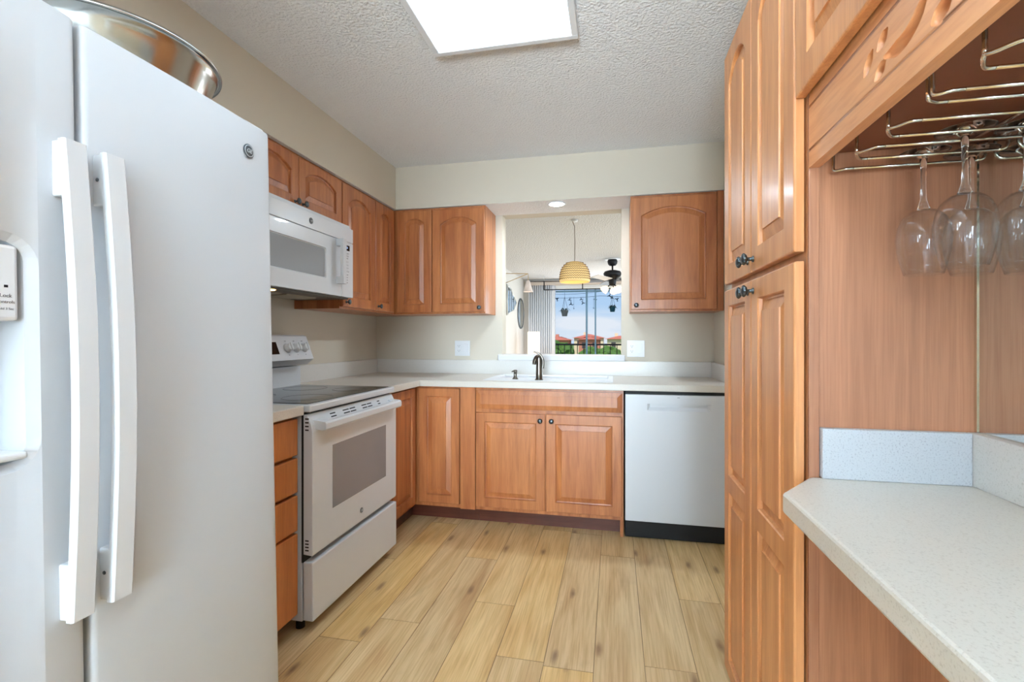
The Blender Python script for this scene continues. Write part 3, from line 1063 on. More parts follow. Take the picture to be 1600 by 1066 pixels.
# back console
bm = new()
prism(bm, [(-1.875, .90), (-1.79, .90), (-1.79, 1.035), (-1.835, 1.04), (-1.875, 1.04)], 'y', RY0 + .003, RY1 - .003)
obj('riser', bm, WHITE, rg)
bm = new()
prism(bm, [(-1.875, 1.045), (-1.745, 1.045), (-1.703, 1.078), (-1.753, 1.207), (-1.772, 1.214), (-1.875, 1.214)], 'y', RY0, RY1, .004)
cs = obj('control_console', bm, WHITE, rg)
sl = Vector((-1.753 + 1.703, 0, 1.207 - 1.078)).normalized()
nrm = Vector((sl.z, 0, -sl.x))
for y in (2.275, 2.345, 2.415, 1.78, 1.85):
    o_ = Vector((-1.703, y, 1.078)) + sl * .068
    bm = lathe(new(), [(0, 0), (.026, 0), (.027, .004), (.022, .010), (.0205, .026), (.018, .028), (0, .028)], seg=28)
    k_ = obj('knob', bm, WHITEP, cs, M=axes(o_ + nrm * .0005, (0, 1, 0), sl, nrm))
    obj('knob_grip', box(new(), -.0045, .0045, -.022, .022, .027, .034, .002), WHITEP, k_, M=axes(o_, (0, 1, 0), sl, nrm))
    for s_ in ('OFF',):
        text('knob_print', s_, .009, axes(o_ + sl * .040 + nrm * .0004, (0, 1, 0), sl, nrm), GREYMARK, cs, extrude=.0002)
    text('knob_print', 'HI', .007, axes(o_ - sl * .040 + nrm * .0004, (0, 1, 0), sl, nrm), GREYMARK, cs, extrude=.0002)
o_ = Vector((-1.703, 2.06, 1.078)) + sl * .07
obj('display', box(new(), -.14, .14, -.034, .034, .0003, .002), GLASSBLK, cs, M=axes(o_, (0, 1, 0), sl, nrm))
# oven door
bm = new()
prism(bm, [(-1.233, .318), (-1.192, .314), (-1.188, .322), (-1.188, .815), (-1.194, .845), (-1.215, .885), (-1.233, .885)], 'y', RY0 + .003, RY1 - .003, .003)
od = obj('oven_door', bm, WHITE, rg)
obj('door_gap', box(new(), -1.238, -1.229, RY0 + .002, RY1 - .002, .285, .894), BLACK, rg)
obj('oven_window', box(new(), -1.1885, -1.1872, 1.857, 2.350, .462, .735), OVENWIN, od)
# vent slots
sd = (Vector((-1.215, 0, .885)) - Vector((-1.194, 0, .845))).normalized()
sn = Vector((sd.z, 0, -sd.x))
for row in (.011, .025):
    for (a, b) in ((1.865, 1.905), (1.965, 2.015), (2.022, 2.07), (2.13, 2.175), (2.182, 2.225), (2.285, 2.31)):
        o_ = Vector((-1.194, (a + b) / 2, .845)) + sd * row
        obj('vent_slot', box(new(), -(b - a) / 2, (b - a) / 2, -.0026, .0026, -.001, .0006), BLACK, od, M=axes(o_, (0, 1, 0), sd, sn))
for z in (.868, .853, .838, .823, .375, .362, .349, .336):
    obj('vent_slot', box(new(), -1.222, -1.206, RY0 + .0025, RY0 + .0045, z - .0028, z + .0028), BLACK, od)
bm = new()
prism(bm, [(-1.163, .817), (-1.146, .820), (-1.143, .826), (-1.143, .848), (-1.148, .855), (-1.163, .858)], 'y', 1.742, 2.450, .003)
for (a, b) in ((1.742, 1.790), (2.402, 2.450)):
    prism(bm, [(-1.192, .822), (-1.160, .818), (-1.160, .857), (-1.205, .862)], 'y', a, b, .002)
obj('handle', bm, HANDLEW, od)
badge(od, face_px(-1.188, 2.10, .368), .013)
bm = new(); box(bm, -1.232, -1.186, RY0 + .002, RY1 - .002, .050, .288, .005)
obj('storage_drawer', bm, WHITE, rg)

# ================================================================== microwave
MY0, MY1 = 1.760, 2.521
mw = thing('microwave', 'white over-the-range microwave mounted under the short wall cabinet', 'microwave', (-1.68, 2.14, 1.425))
bm = new(); box(bm, XL + .003, -1.502, MY0 + .002, MY1 - .002, 1.435, 1.845)
obj('body', bm, WHITE, mw)
bm = new(); box(bm, XL + .04, -1.505, MY0 + .01, MY1 - .01, 1.420, 1.434)
un = obj('underside', bm, mat('dark_grille', (70, 62, 52), .4, metal=.6), mw)
for y in (1.83, 2.11):
    bm = new()
    prism(bm, [(0, 0), (.20, 0), (.19, -.006), (.12, -.009), (.05, -.004), (.02, -.009)], 'y', 0, .24)
    obj('grease_filter', bm, mat('filter_mesh', (168, 158, 140), .45, metal=.7), un, M=Matrix.Translation((-1.80, y, 1.4195)))
bm = lathe(new(), [(0, -.003), (.03, -.003), (.034, 0), (0, 0)], (-1.56, 1.92, 1.4195), seg=24)
obj('cooktop_lamp', bm, mat('warm_bulb', (255, 220, 150), .4, emit=(255, 205, 120), estr=6), un)
bm = new(); box(bm, -1.502, -1.480, MY0, MY1, 1.743, 1.823, .003)
vt = obj('vent_panel', bm, WHITE, mw)
badge(vt, face_px(-1.480, 2.128, 1.782), .0155)
DY = 2.400
bm = new(); box(bm, -1.502, -1.480, MY0, DY - .0015, 1.428, 1.7405, .003)
md = obj('door', bm, WHITE, mw)
cb = new(); box(cb, -1.487, -1.47, MY0 + .045, 2.256, 1.512, 1.672, .007)
bool_cut(md, cb)
obj('door_window', box(new(), -1.4875, -1.4862, MY0 + .05, 2.252, 1.516, 1.668), OVENWIN, md)
bm = new()
prism(bm, [(-1.451, 0), (-1.437, 0), (-1.434, .003), (-1.434, .033), (-1.437, .036), (-1.451, .036)], 'z', 0, .245)
bm.transform(Matrix.Translation((0, 2.343, 1.493)))
for (a, b) in ((1.493, 1.532), (1.699, 1.738)):
    box(bm, -1.481, -1.45, 2.345, 2.377, a, b, .003)
obj('handle', bm, HANDLEW, md)
bm = new(); box(bm, -1.502, -1.480, DY, MY1, 1.428, 1.7405, .003)
cp = obj('control_panel', bm, WHITE, mw)
obj('display', box(new(), -1.4805, -1.4793, 2.425, 2.482, 1.692, 1.722), GLASSBLK, cp)
text('display_digits', '1:25', .015, face_px(-1.4791, 2.452, 1.708), mat('digits', (200, 220, 255), .4, emit=(170, 200, 255), estr=0.5), cp, extrude=.0002)
rows = [('Popcorn', 1.676), ('Defrost', 1.662), ('Cook', 1.648), ('1  2  3', 1.628), ('4  5  6', 1.610), ('7  8  9', 1.592), ('Off 0 On', 1.574), ('Power', 1.556), ('Timer', 1.541), ('Vent', 1.526), ('Light', 1.511)]
for s_, z in rows:
    text('key_print', s_, .0125, face_px(-1.4797, 2.453, z), GREYMARK, cp, extrude=.0002)

# ================================================================== wall cabinets
ZT, ZB = 2.117, 1.383       # door top and bottom
DX = SX - .022              # back plane of the doors, left leg


def carc(parent, x0, x1, y0, y1, z0, z1):
    return obj('body', box(new(), x0, x1, y0, y1, z0, z1), MAPLE, parent)


w1 = thing('wall_cabinet', 'short two-door maple wall cabinet directly over the microwave', 'cabinet', (-1.72, 2.14, 1.847))
carc(w1, XL + .002, DX - .002, 1.745, 2.536, 1.847, SZ - .001)
d = obj('door', panel_door(.388, .258, fr=.05, rise=.045, bev=.024, topfr=.04), MAPLE, w1, M=face_px(DX, 1.752, 1.857))
add_knob(d, face_px(DX + .019, 2.112, 1.880))
d = obj('door', panel_door(.388, .258, fr=.05, rise=.045, bev=.024, topfr=.04), MAPLE, w1, M=face_px(DX, 2.144, 1.857))
add_knob(d, face_px(DX + .019, 2.172, 1.880))

w2 = thing('wall_cabinet', 'tall single-door maple wall cabinet just right of the microwave', 'cabinet', (-1.72, 2.74, 1.372))
carc(w2, XL + .002, DX - .002, 2.538, 2.937, 1.372, SZ - .001)
d = obj('door', panel_door(.390, ZT - ZB, fr=.058, rise=.05), MAPLE, w2, M=face_px(DX, 2.545, ZB))
add_knob(d, face_px(DX + .019, 2.578, 1.412))

w3 = thing('corner_wall_cabinet', 'maple corner wall cabinet whose two narrow doors meet in the inside corner', 'cabinet', (-1.7, 3.38, 1.372))
bm = new()
prism(bm, [(XL + .002, 2.939), (DX - .002, 2.939), (DX - .002, SY + .024), (-1.277, SY + .024), (-1.277, YB - .002), (XL + .002, YB - .002)], 'z', 1.372, SZ - .001)
obj('body', bm, MAPLE, w3)
d = obj('door', panel_door(.272, ZT - ZB, fr=.055, rise=.04), MAPLE, w3, M=face_px(DX, 2.942, ZB))
add_knob(d, face_px(DX + .019, 2.975, 1.412))
d = obj('door', panel_door(.268, ZT - ZB, fr=.055, rise=.04), MAPLE, w3, M=face_my(-1.549, SY + .022, ZB))

w4 = thing('wall_cabinet', 'single-door maple wall cabinet on the back wall left of the pass-through', 'cabinet', (-1.08, 3.38, 1.372))
carc(w4, -1.275, -.886, SY + .024, YB - .002, 1.372, SZ - .001)
d = obj('door', panel_door(.388, ZT - ZB, fr=.058, rise=.05), MAPLE, w4, M=face_my(-1.276, SY + .022, ZB))
add_knob(d, face_my(-.922, SY + .003, 1.412))

w5 = thing('wall_cabinet', 'single-door maple wall cabinet on the back wall right of the pass-through', 'cabinet', (.39, 3.38, 1.372))
carc(w5, .107, XR - .002, SY + .024, YB - .002, 1.372, SZ - .001)
d = obj('door', panel_door(.530, ZT - ZB, fr=.064, rise=.055, bev=.034), MAPLE, w5, M=face_my(.109, SY + .022, ZB))
add_knob(d, face_my(.142, SY + .003, 1.412))
obj('filler_strip', box(new(), .641, XR - .003, SY + .008, SY + .0235, 1.372, SZ - .002), MAPLE, w5)

# ================================================================== pantry
PX = .362                    # door front
PF = .386                    # face frame
PY0, PY1 = 1.079, 1.722
pt = thing('pantry_cabinet', 'tall four-door maple pantry cabinet between the bar nook and the dishwasher', 'cabinet', (.53, 1.4, 0))
bm = new(); box(bm, PF, XR - .002, PY0 + .004, PY1, .095, 2.134)
obj('body', bm, PANTRY, pt)
bm = new(); box(bm, PF + .020, XR - .002, PY0, PY0 + .0035, 0.0, 2.133)
obj('side_panel', bm, VENEER, pt)
bm = new(); box(bm, PF, PF + .0195, PY0 - .006, PY0 + .0038, 0.0, 2.133, .0015)
obj('end_stile', bm, VENEER, pt)
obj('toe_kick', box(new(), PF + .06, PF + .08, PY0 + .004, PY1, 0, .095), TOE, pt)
mid = 1.400
for (ya, yb) in ((1.718, mid + .0015), (mid - .0015, 1.084)):
    w_ = ya - yb
    du = obj('door', panel_door(w_, 2.130 - 1.372, fr=.060, rise=.055, bev=.026), PANTRY, pt, M=face_mx(PX + .019, ya, 1.372))
    dl = obj('door', panel_door(w_, 1.352 - .10, fr=.058, bev=.026, cells=[(.05, .598), (.652, 1.200)]), PANTRY, pt, M=face_mx(PX + .019, ya, .10))
    yk = mid + .030 if ya > 1.5 else mid - .024
    add_knob(du, face_mx(PX, yk, 1.405)); add_knob(dl, face_mx(PX, yk, 1.320))

# ================================================================== bar nook
bc = thing('bar_wall_cabinet', 'maple wall cabinet over the bar counter with a carved valance below its doors', 'cabinet', (.53, .3, 1.56))
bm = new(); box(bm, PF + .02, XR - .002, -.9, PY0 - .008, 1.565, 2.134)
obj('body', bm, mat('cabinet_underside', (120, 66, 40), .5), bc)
bm = new(); box(bm, PF, PF + .0195, -.9, PY0 - .008, 1.680, 2.134)
obj('face_frame', bm, PANTRY, bc)
for i, (ya, yb) in enumerate(((1.078, .732), (.728, .382), (.378, .032))):
    d = obj('door', panel_door(ya - yb, .445, fr=.060, bev=.026, rise=.04), PANTRY, bc, M=face_mx(PX + .019, ya, 1.684))
    add_knob(d, face_mx(PX, (yb + .045) if i % 2 == 0 else ya - .045, 1.722))
# valance
bm = new(); box(bm, PF - .001, PF + .019, -.9, PY0 - .008, 1.538, 1.6795)
va = obj('valance', bm, wood('valance_maple', (198, 134, 88), (216, 154, 106), (204, 142, 96), scale=(22, 1.6, 22), blotch=.3, coat=.1), bc)
cb = new()


def gouge(y0, z0, y1, z1, r, depth=.010, bend=0.0, n=6, taper=.55):
    """a scooped cut lying in the board face"""
    P = []
    for i in range(n + 1):
        t = i / n
        y = y0 + (y1 - y0) * t; z = z0 + (z1 - z0) * t
        dy, dz = y1 - y0, z1 - z0
        L_ = math.hypot(dy, dz)
        o = bend * math.sin(PI * t)
        P.append((PF - .001 + r - depth if r > depth else PF - .001, y - dz / L_ * o, z + dy / L_ * o))
    rad = [r * (taper + (1 - taper) * math.sin(PI * i / n)) * min(1, .35 + 2.6 * min(i, n - i) / n) for i in range(n + 1)]
    tube(cb, P, rad, 20)


def motif(s, c):
    Y = lambda y: c + s * (y - c)
    gouge(Y(.853), 1.603, Y(.826), 1.634, .0115, n=14)
    gouge(Y(.822), 1.582, Y(.790), 1.598, .0115, n=14)
    gouge(Y(.815), 1.622, Y(.785), 1.641, .0115, n=14)
    gouge(Y(.797), 1.604, Y(.690), 1.640, .013, bend=.022 * s, n=20, taper=.8)
    gouge(Y(.690), 1.582, Y(.650), 1.594, .013, n=14, taper=.8)


motif(1, .60)
motif(-1, .60)
# long beads
for z in (1.5725, 1.660):
    tube(cb, [(PF - .0028, -.95, z), (PF - .0028, PY0 + .05, z)], .0038, 8)
bool_cut(va, cb)
for p_ in va.data.polygons:
    n_ = p_.normal
    p_.use_smooth = abs(n_.x) < .97 and abs(n_.y) < .99 and abs(n_.z) < .99

# counter of the bar
bt = thing('bar_countertop', 'cream speckled bar counter with a clipped corner in the right foreground', 'countertop', (.49, .2, .876))
bm = new()
prism(bm, [(.300, -.9), (.300, .952), (.383, 1.066), (.390, 1.0715), (XR - .002, 1.0715), (XR - .002, -.9)], 'z', .876, .914, .005)
obj('slab', bm, COUNTER, bt)
bm = new(); box(bm, PF + .0205, XR - .022, PY0 - .0185, PY0 - .0005, .9142, 1.014, .0015)
obj('side_splash', bm, SIDESPLASH, bt)
bm = new(); box(bm, XR - .0215, XR - .002, -.9, PY0 - .0005, .9142, 1.014, .0015)
obj('back_splash', bm, SPLASH, bt)
# mirror over the bar
bm = new(); box(bm, XR - .007, XR - .002, -.9, PY0 - .004, 1.0145, 1.564)
mi_ = tag(obj('wall_mirror', bm, MIRROR), 'frameless wall mirror above the bar counter under the glass rack', 'mirror')
bm = new(); box(bm, XR - .009, XR - .0071, PY0 - .0078, PY0 - .001, 1.0145, 1.564)
obj('edge_strip', bm, CHROME, mi_)

# glass rack: two wire units
RZ = 1.522


def rack(y_off, label):
    t = thing('glass_rack', label, 'rack', (.53, y_off - .12, 1.564), 'chrome wire racks under the bar cabinet')
    w_ = .0028
    x0, x1 = .422, .668
    ztop = 1.556
    # rail along the front
    bm = new()
    tube(bm, [(x0 - .004, y_off + .004, ztop), (x0 - .004, y_off - .295, ztop)], w_, 8)
    obj('rail', bm, CHROME, t)
    bm = new(); tube(bm, [(x1 - .03, y_off + .004, ztop), (x1 - .03, y_off - .295, ztop)], w_, 8)
    obj('rail', bm, CHROME, t)
    # posts and runners: each channel is bounded by two runners
    posts = [y_off, y_off - .093, y_off - .193, y_off - .29]
    for i, y in enumerate(posts):
        runs = []
        if i == 0: runs = [y - .012]
        elif i == 3: runs = [y + .012]
        else: runs = [y + .030, y - .028]
        bm = new()
        for yy in runs:
            tube(bm, [(x0, y, ztop), (x0, y, RZ + .014), (x0, y, RZ + .004), (x0 + .003, y + (yy - y) * .25, RZ), (x0 + .015, y + (yy - y) * .85, RZ), (x0 + .022, yy, RZ), (x0 + .030, yy, RZ)], w_, 8, smooth=4)
            tube(bm, [(x0 + .030, yy, RZ), (x1 - .016, yy, RZ)], w_, 8)
            tube(bm, [(x1 - .016, yy, RZ), (x1 - .006, yy, RZ + .002), (x1 - .001, yy, RZ + .010), (x1, yy, RZ + .02), (x1, yy, ztop)], w_, 8, smooth=3)
        obj('runner', bm, CHROME, t)
    for y in (y_off - .045, y_off - .24):
        bm = lathe(new(), [(0, 0), (.006, 0), (.006, .004), (.004, .006), (0, .006)], (x0 - .004, y, 1.5585), seg=14)
        obj('screw', bm, CHROME, t)
    return t


rack(1.052, 'chrome wire glass rack holding wine glasses, nearest the pantry panel')
rack(.752, 'empty chrome wire glass rack under the bar cabinet, nearer the camera')


def wine_glass(x, y, label):
    """hanging upside down, foot on the runners"""
    zf = 1.5315
    th = .0012
    t = thing('wine_glass', label, 'wine glass', (x, y, zf - .2215), 'wine glasses hanging upside down from the rack')
    foot = [(0, zf + .0022), (.035, zf + .0012), (.0385, zf), (.035, zf - .0006), (.012, zf - .004), (.0062, zf - .010), (0, zf - .011)]
    obj('foot', lathe(new(), foot, (x, y, 0), seg=48), GLASS, t)
    stem = [(0, zf - .0112), (.0058, zf - .0112), (.0041, zf - .03), (.0038, zf - .06), (.0048, zf - .085), (.0085, zf - .0995), (.010, zf - .1025), (0, zf - .1025)]
    obj('stem', lathe(new(), stem, (x, y, 0), seg=32), GLASS, t)
    bowl_o = [(0, zf - .1), (.0105, zf - .1002), (.022, zf - .104), (.029, zf - .1095), (.036, zf - .118), (.0425, zf - .135), (.0455, zf - .158), (.0430, zf - .185), (.0370, zf - .212), (.0325, zf - .228)]
    bowl_o = [(r * .90, zf - .103 + (z - zf + .1) * .92) for (r, z) in bowl_o]
    bowl_i = [(max(r - th, 0), z - (th if r < .03 else 0)) for (r, z) in bowl_o[::-1]]
    bm = lathe(new(), bowl_o + [(.0288, zf - .2215)] + bowl_i, (x, y, 0), seg=56)
    obj('bowl', bm, BOWLG, t)
    return t


wine_glass(.551, 1.008, 'hanging wine glass farthest left on the rack, against the pantry panel')
wine_glass(.633, 1.021, 'hanging wine glass partly behind the front one, nearest the mirror edge')
wine_glass(.556, .911, 'hanging wine glass at the front centre overlapping the one behind it')
wine_glass(.640, .911, 'hanging wine glass cut by the right edge of the view')

# ================================================================== outlets
def outlet(x0, z0, w_, h, recept_first, label):
    t = thing('outlet_plate', label, 'outlet', (x0 + w_ / 2, YB - .001, z0))
    obj('plate', box(new(), x0, x0 + w_, YB - .007, YB - .001, z0, z0 + h, .002), WHITEP, t)
    cx1 = x0 + w_ * .28; cx2 = x0 + w_ * .72
    r = obj('receptacle', box(new(), cx1 - .017, cx1 + .017, YB - .0095, YB - .0068, z0 + h * .5 - .034, z0 + h * .5 + .034, .0015), WHITEP, t)
    for zz in (z0 + h * .5 + .018, z0 + h * .5 - .018):
        for dx in (-.0065, .0065):
            obj('slot', box(new(), cx1 + dx - .001, cx1 + dx + .001, YB - .0099, YB - .0094, zz - .002, zz + .006), BLACK, r)
        obj('slot', box(new(), cx1 - .002, cx1 + .002, YB - .0099, YB - .0094, zz - .0095, zz - .0055), BLACK, r)
    obj('switch', box(new(), cx2 - .017, cx2 + .017, YB - .011, YB - .0068, z0 + h * .5 - .034, z0 + h * .5 + .034, .002), WHITEP, t)


outlet(-1.212, 1.060, .122, .118, True, 'white outlet and switch plate on the wall left of the pass-through')
outlet(.092, 1.062, .122, .118, True, 'white outlet and switch plate on the wall right of the pass-through')

# ================================================================== lights of the kitchen
lf = thing('ceiling_light', 'large rectangular white ceiling light with a glowing diffuser', 'ceiling light', (-.445, 1.3, 2.40))
bm = new()
x0, x1, y0, y1 = -.748, -.140, .70, 1.935
for (a, b, c_, d_) in ((x0, x1, y0, y0 + .025), (x0, x1, y1 - .025, y1), (x0, x0 + .025, y0 + .025, y1 - .025), (x1 - .025, x1, y0 + .025, y1 - .025)):
    box(bm, a, b, c_, d_, 2.398, 2.4375, .002)
obj('frame', bm, WHITEP, lf)
bm = new(); box(bm, x0 + .02, x1 - .02, y0 + .02, y1 - .02, 2.403, 2.409)
obj('diffuser', bm, DIFFUSER, lf)

rl = thing('recessed_light', 'small round recessed light glowing in the soffit over the sink', 'ceiling light', (-.391, 3.325, 2.128))
bm = lathe(new(), [(.062, 2.1335), (.064, 2.129), (.050, 2.128), (.048, 2.1335)], (-.391, 3.325, 0), seg=40, close=True)
obj('trim_ring', bm, WHITEP, rl)
bm = lathe(new(), [(0, 2.1325), (.0485, 2.1325), (.0485, 2.1305), (0, 2.1305)], (-.391, 3.325, 0), seg=40)
obj('lens', bm, mat('downlight_lens', (255, 255, 255), .4, emit=(226, 242, 255), estr=240), rl)

# ================================================================== dining room
# rattan pendant
px_, py_ = -.402, 5.03
pd = thing('pendant_lamp', 'woven rattan dome pendant lamp hanging beyond the pass-through', 'pendant lamp', (px_, py_, 1.785))
prof = []
for i in range(15):
    a = PI / 2 * i / 14 * 1.0
    prof.append((.024 + .135 * math.sin(a * 1.0), 1.795 + .205 * (math.cos(a) ** .8 if i < 14 else 0)))
prof.append((.154, 1.785))
inner = [(r - .004, z - .002) for r, z in prof[::-1]]
bm = lathe(new(), prof + inner, (px_, py_, 0), seg=48, close=True)
sh = obj('shade', bm, mat('rattan_shade', (238, 208, 150), .7, emit=(255, 200, 110), estr=.10, bump=(300, .5, .003)), pd)
for (r, z) in ((.1575, 1.815), (.1565, 1.838), (.1545, 1.862), (.1495, 1.886), (.1415, 1.911), (.130, 1.935), (.113, 1.958), (.088, 1.979)):
    bm = new()
    for k in range(40):
        t0, t1 = 2 * PI * k / 40, 2 * PI * (k + 1) / 40
        zz = .006
        tube(bm, [(px_ + (r + .001) * math.cos(t0), py_ + (r + .001) * math.sin(t0), z - zz), (px_ + (r + .003) * math.cos((t0 + t1) / 2), py_ + (r + .003) * math.sin((t0 + t1) / 2), z + zz),
                  (px_ + (r + .001) * math.cos(t1), py_ + (r + .001) * math.sin(t1), z - zz)], .0026, 5, cap=False)
    obj('woven_band', bm, RATTAND, sh)
bm = lathe(new(), [(0, 1.84), (.022, 1.85), (.028, 1.875), (.018, 1.905), (.012, 1.92), (0, 1.92)], (px_, py_, 0), seg=20)
obj('bulb', bm, mat('pendant_bulb', (255, 240, 210), .4, emit=(255, 225, 170), estr=6), pd)
bm = new(); tube(bm, [(px_, py_, 1.92), (px_, py_, 2.01), (px_ + .001, py_, 2.2), (px_ - .002, py_, 2.37), (px_ - .022, py_, 2.42), (px_ - .030, py_ - .002, 2.437)], .0035, 8)
obj('cord', bm, mat('brown_cord', (96, 76, 62), .8), pd)
bm = lathe(new(), [(0, 2.418), (.03, 2.419), (.034, 2.427), (.034, 2.4378), (0, 2.4378)], (px_ - .002, py_, 0), seg=24)
obj('ceiling_canopy', bm, WHITEP, pd)

# ceiling fan
ux, uy = -.024, 7.64
fn = thing('ceiling_fan', 'black ceiling fan with frosted light shades beyond the pass-through', 'ceiling fan', (ux, uy, 1.9))
bm = lathe(new(), [(0, 2.437), (.12, 2.437), (.12, 2.431), (0, 2.430)], (ux, uy, 0), seg=32)
obj('ceiling_plate', bm, WHITEP, fn)
bm = lathe(new(), [(0, 2.430), (.07, 2.425), (.078, 2.40), (.07, 2.36), (.05, 2.335), (.014, 2.33), (.012, 2.26), (0, 2.26)], (ux, uy, 0), seg=28)
obj('downrod', bm, BLACKM, fn)
bm = lathe(new(), [(0, 2.262), (.06, 2.262), (.12, 2.245), (.142, 2.21), (.125, 2.165), (.08, 2.135), (.06, 2.10), (.055, 2.05), (.035, 2.02), (0, 2.02)], (ux, uy, 0), seg=36)
obj('motor', bm, BLACKM, fn)
for k in range(5):
    a = R(176 + 72 * k)
    bm = new()
    box(bm, .15, .66, -.065, .065, -.004, .004, .003)
    bm.transform(Matrix.Translation((ux, uy, 2.105)) @ Matrix.Rotation(a, 4, 'Z') @ Matrix.Rotation(R(12), 4, 'X'))
    b_ = obj('blade', bm, mat('blade', (60, 60, 66), .5) if k % 2 == 0 else mat('blade_pale', (214, 208, 204), .5), fn)
    bm = new(); box(bm, .04, .20, -.012, .012, -.004, .004)
    bm.transform(Matrix.Translation((ux, uy, 2.115)) @ Matrix.Rotation(a, 4, 'Z'))
    obj('blade_arm', bm, BLACKM, b_)
for k in range(3):
    a = R(200 + 120 * k)
    dx, dy = math.cos(a), math.sin(a)
    c_ = Vector((ux + dx * .10, uy + dy * .10, 1.985))
    ax = Vector((dx * .75, dy * .75, -.66)).normalized()
    A, B = frame_axes(ax)
    bm = lathe(new(), [(.018, 0), (.040, .02), (.055, .05), (.066, .095), (.064, .096), (.053, .052), (.038, .023), (.016, .004)], seg=24, close=True)
    obj('light_shade', bm, OPAL, fn, M=axes(c_ - ax * .03, A, B, ax))
    bm = new(); tube(bm, [(ux + dx * .03, uy + dy * .03, 2.045), tuple(c_ - ax * .03)], .009, 8)
    obj('light_arm', bm, BLACKM, fn)

# black pipe rail below the ceiling near the balcony door
pr = thing('hanging_rail', 'thin black pipe rail hanging in front of the balcony door', 'rail', (-.7, 9.4, 2.15))
bm = new()
tube(bm, [(-1.355, 9.4, 2.337), (-1.355, 9.4, 2.168), (-1.350, 9.4, 2.162), (.45, 9.4, 2.150)], .011, 8)
obj('pipe', bm, BLACKM, pr)
bm = new(); tube(bm, [(-.600, 9.4, 2.322), (-.600, 9.4, 2.160)], .011, 8)
obj('drop_pipe', bm, BLACKM, pr)
bm = new(); tube(bm, [(-1.66, 9.4, 2.330), (.45, 9.4, 2.300)], .008, 8)
obj('top_pipe', bm, BLACKM, pr)
for x in (-1.355, -.600, .45):
    bm = new(); tube(bm, [(x, 9.4, 2.31), (x, 9.4, 2.4375)], .005, 6)
    obj('hanger', bm, WHITEP, pr)

# vertical blinds
vb = thing('vertical_blinds', 'pale grey vertical blinds gathered at the left of the balcony door', 'blinds', (-1.48, 9.93, .03))
bm = new(); box(bm, -1.80, 1.95, 9.90, 9.995, 2.312, 2.40, .004)
obj('valance', bm, VALANCE, vb)
for k in range(12):
    x = -1.735 + k * .0455
    bm = new()
    a = R(62 if k < 11 else 40)
    pts = []
    for i in range(7):
        t = (i - 3) / 3
        pts.append((x + .042 * t * math.cos(a) + .008 * (1 - t * t), 9.945 + .042 * t * math.sin(a)))
    V0 = [bm.verts.new((p[0], p[1], .03)) for p in pts]; V1 = [bm.verts.new((p[0], p[1], 2.315)) for p in pts]
    V2 = [bm.verts.new((p[0] + .0015, p[1], .03)) for p in pts]; V3 = [bm.verts.new((p[0] + .0015, p[1], 2.315)) for p in pts]
    for i in range(6):
        f = bm.faces.new((V0[i], V0[i + 1], V1[i + 1], V1[i])); f.smooth = True
        f = bm.faces.new((V2[i + 1], V2[i], V3[i], V3[i + 1])); f.smooth = True
        bm.faces.new((V0[i], V2[i], V2[i + 1], V0[i + 1])); bm.faces.new((V1[i + 1], V3[i + 1], V3[i], V1[i]))
    bm.faces.new((V0[0], V1[0], V3[0], V2[0])); bm.faces.new((V0[6], V2[6], V3[6], V1[6]))
    obj('slat', bm, BLIND, vb)

# wall sconce with a white cone shade
sc = thing('wall_sconce', 'brass bracket wall sconce with a white cone shade in the dining room', 'wall lamp', (-1.86, 7.6, 2.1))
wx = XL + .006
bm = new()
tube(bm, [(wx + .006, 7.9, 2.085), (wx + .006, 7.9, 2.31)], .008, 8)
tube(bm, [(wx + .006, 7.9, 2.30), (-1.36, 7.62, 2.245)], .006, 8)
tube(bm, [(wx + .006, 7.9, 2.11), (-1.36, 7.62, 2.245)], .006, 8)
obj('bracket', bm, BRASS, sc)
bm = new()
lathe(bm, [(.004, 2.13), (.024, 2.125), (.078, 1.945), (.074, 1.945), (.020, 2.118), (.004, 2.12)], (-1.345, 7.55, 0), seg=28)
s_ = obj('shade', bm, mat('sconce_shade', (240, 226, 220), .5), sc)
bm = new(); tube(bm, [(-1.36, 7.62, 2.245), (-1.345, 7.55, 2.19), (-1.345, 7.55, 2.115)], .004, 6)
obj('cord', bm, BRASS, sc)
bm = lathe(new(), [(0, 1.955), (.03, 1.96), (.035, 1.985), (.02, 2.02), (0, 2.025)], (-1.345, 7.55, 0), seg=18)
obj('bulb', bm, mat('sconce_bulb', (255, 250, 240), .4, emit=(255, 245, 230), estr=8), sc)

# mirrors on the dining room's left wall
mt = thing('wall_mirror', 'oval frameless wall mirror beside the pointed one', 'mirror', (wx + .002, 9.6, 1.4))
bm = new()
bm2 = lathe(bm, [(0, 0), (1, 0), (1, .012), (.9, .016), (0, .016)], seg=40)
obj('glass', bm, MIRROR, mt, M=axes((wx + .002, 9.60, 1.707), (0, .30, 0), (0, 0, .30), (1, 0, 0)))
bm = lathe(new(), [(.97, 0), (1.04, 0), (1.04, .02), (.97, .02)], seg=40, close=True)
obj('frame', bm, mat('slate_frame', (110, 120, 130), .3, metal=.8), mt, M=axes((wx + .002, 9.60, 1.707), (0, .30, 0), (0, 0, .30), (1, 0, 0)))
mt = thing('wall_mirror', 'angular pointed wall mirror nearer than the oval one', 'mirror', (wx + .002, 8.7, 1.6))
poly = [(8.30, 1.62), (8.95, 1.76), (9.12, 1.90), (8.66, 2.10), (8.30, 2.16)]
bm = new(); prism(bm, poly, 'x', wx + .002, wx + .014)
obj('glass', bm, MIRROR, mt)
bm = new()
for i in range(5):
    a, b = poly[i], poly[(i + 1) % 5]
    tube(bm, [(wx + .012, a[0], a[1]), (wx + .012, b[0], b[1])], .012, 6)
obj('frame', bm, mat('pale_frame', (214, 220, 222), .3, metal=.6), mt)

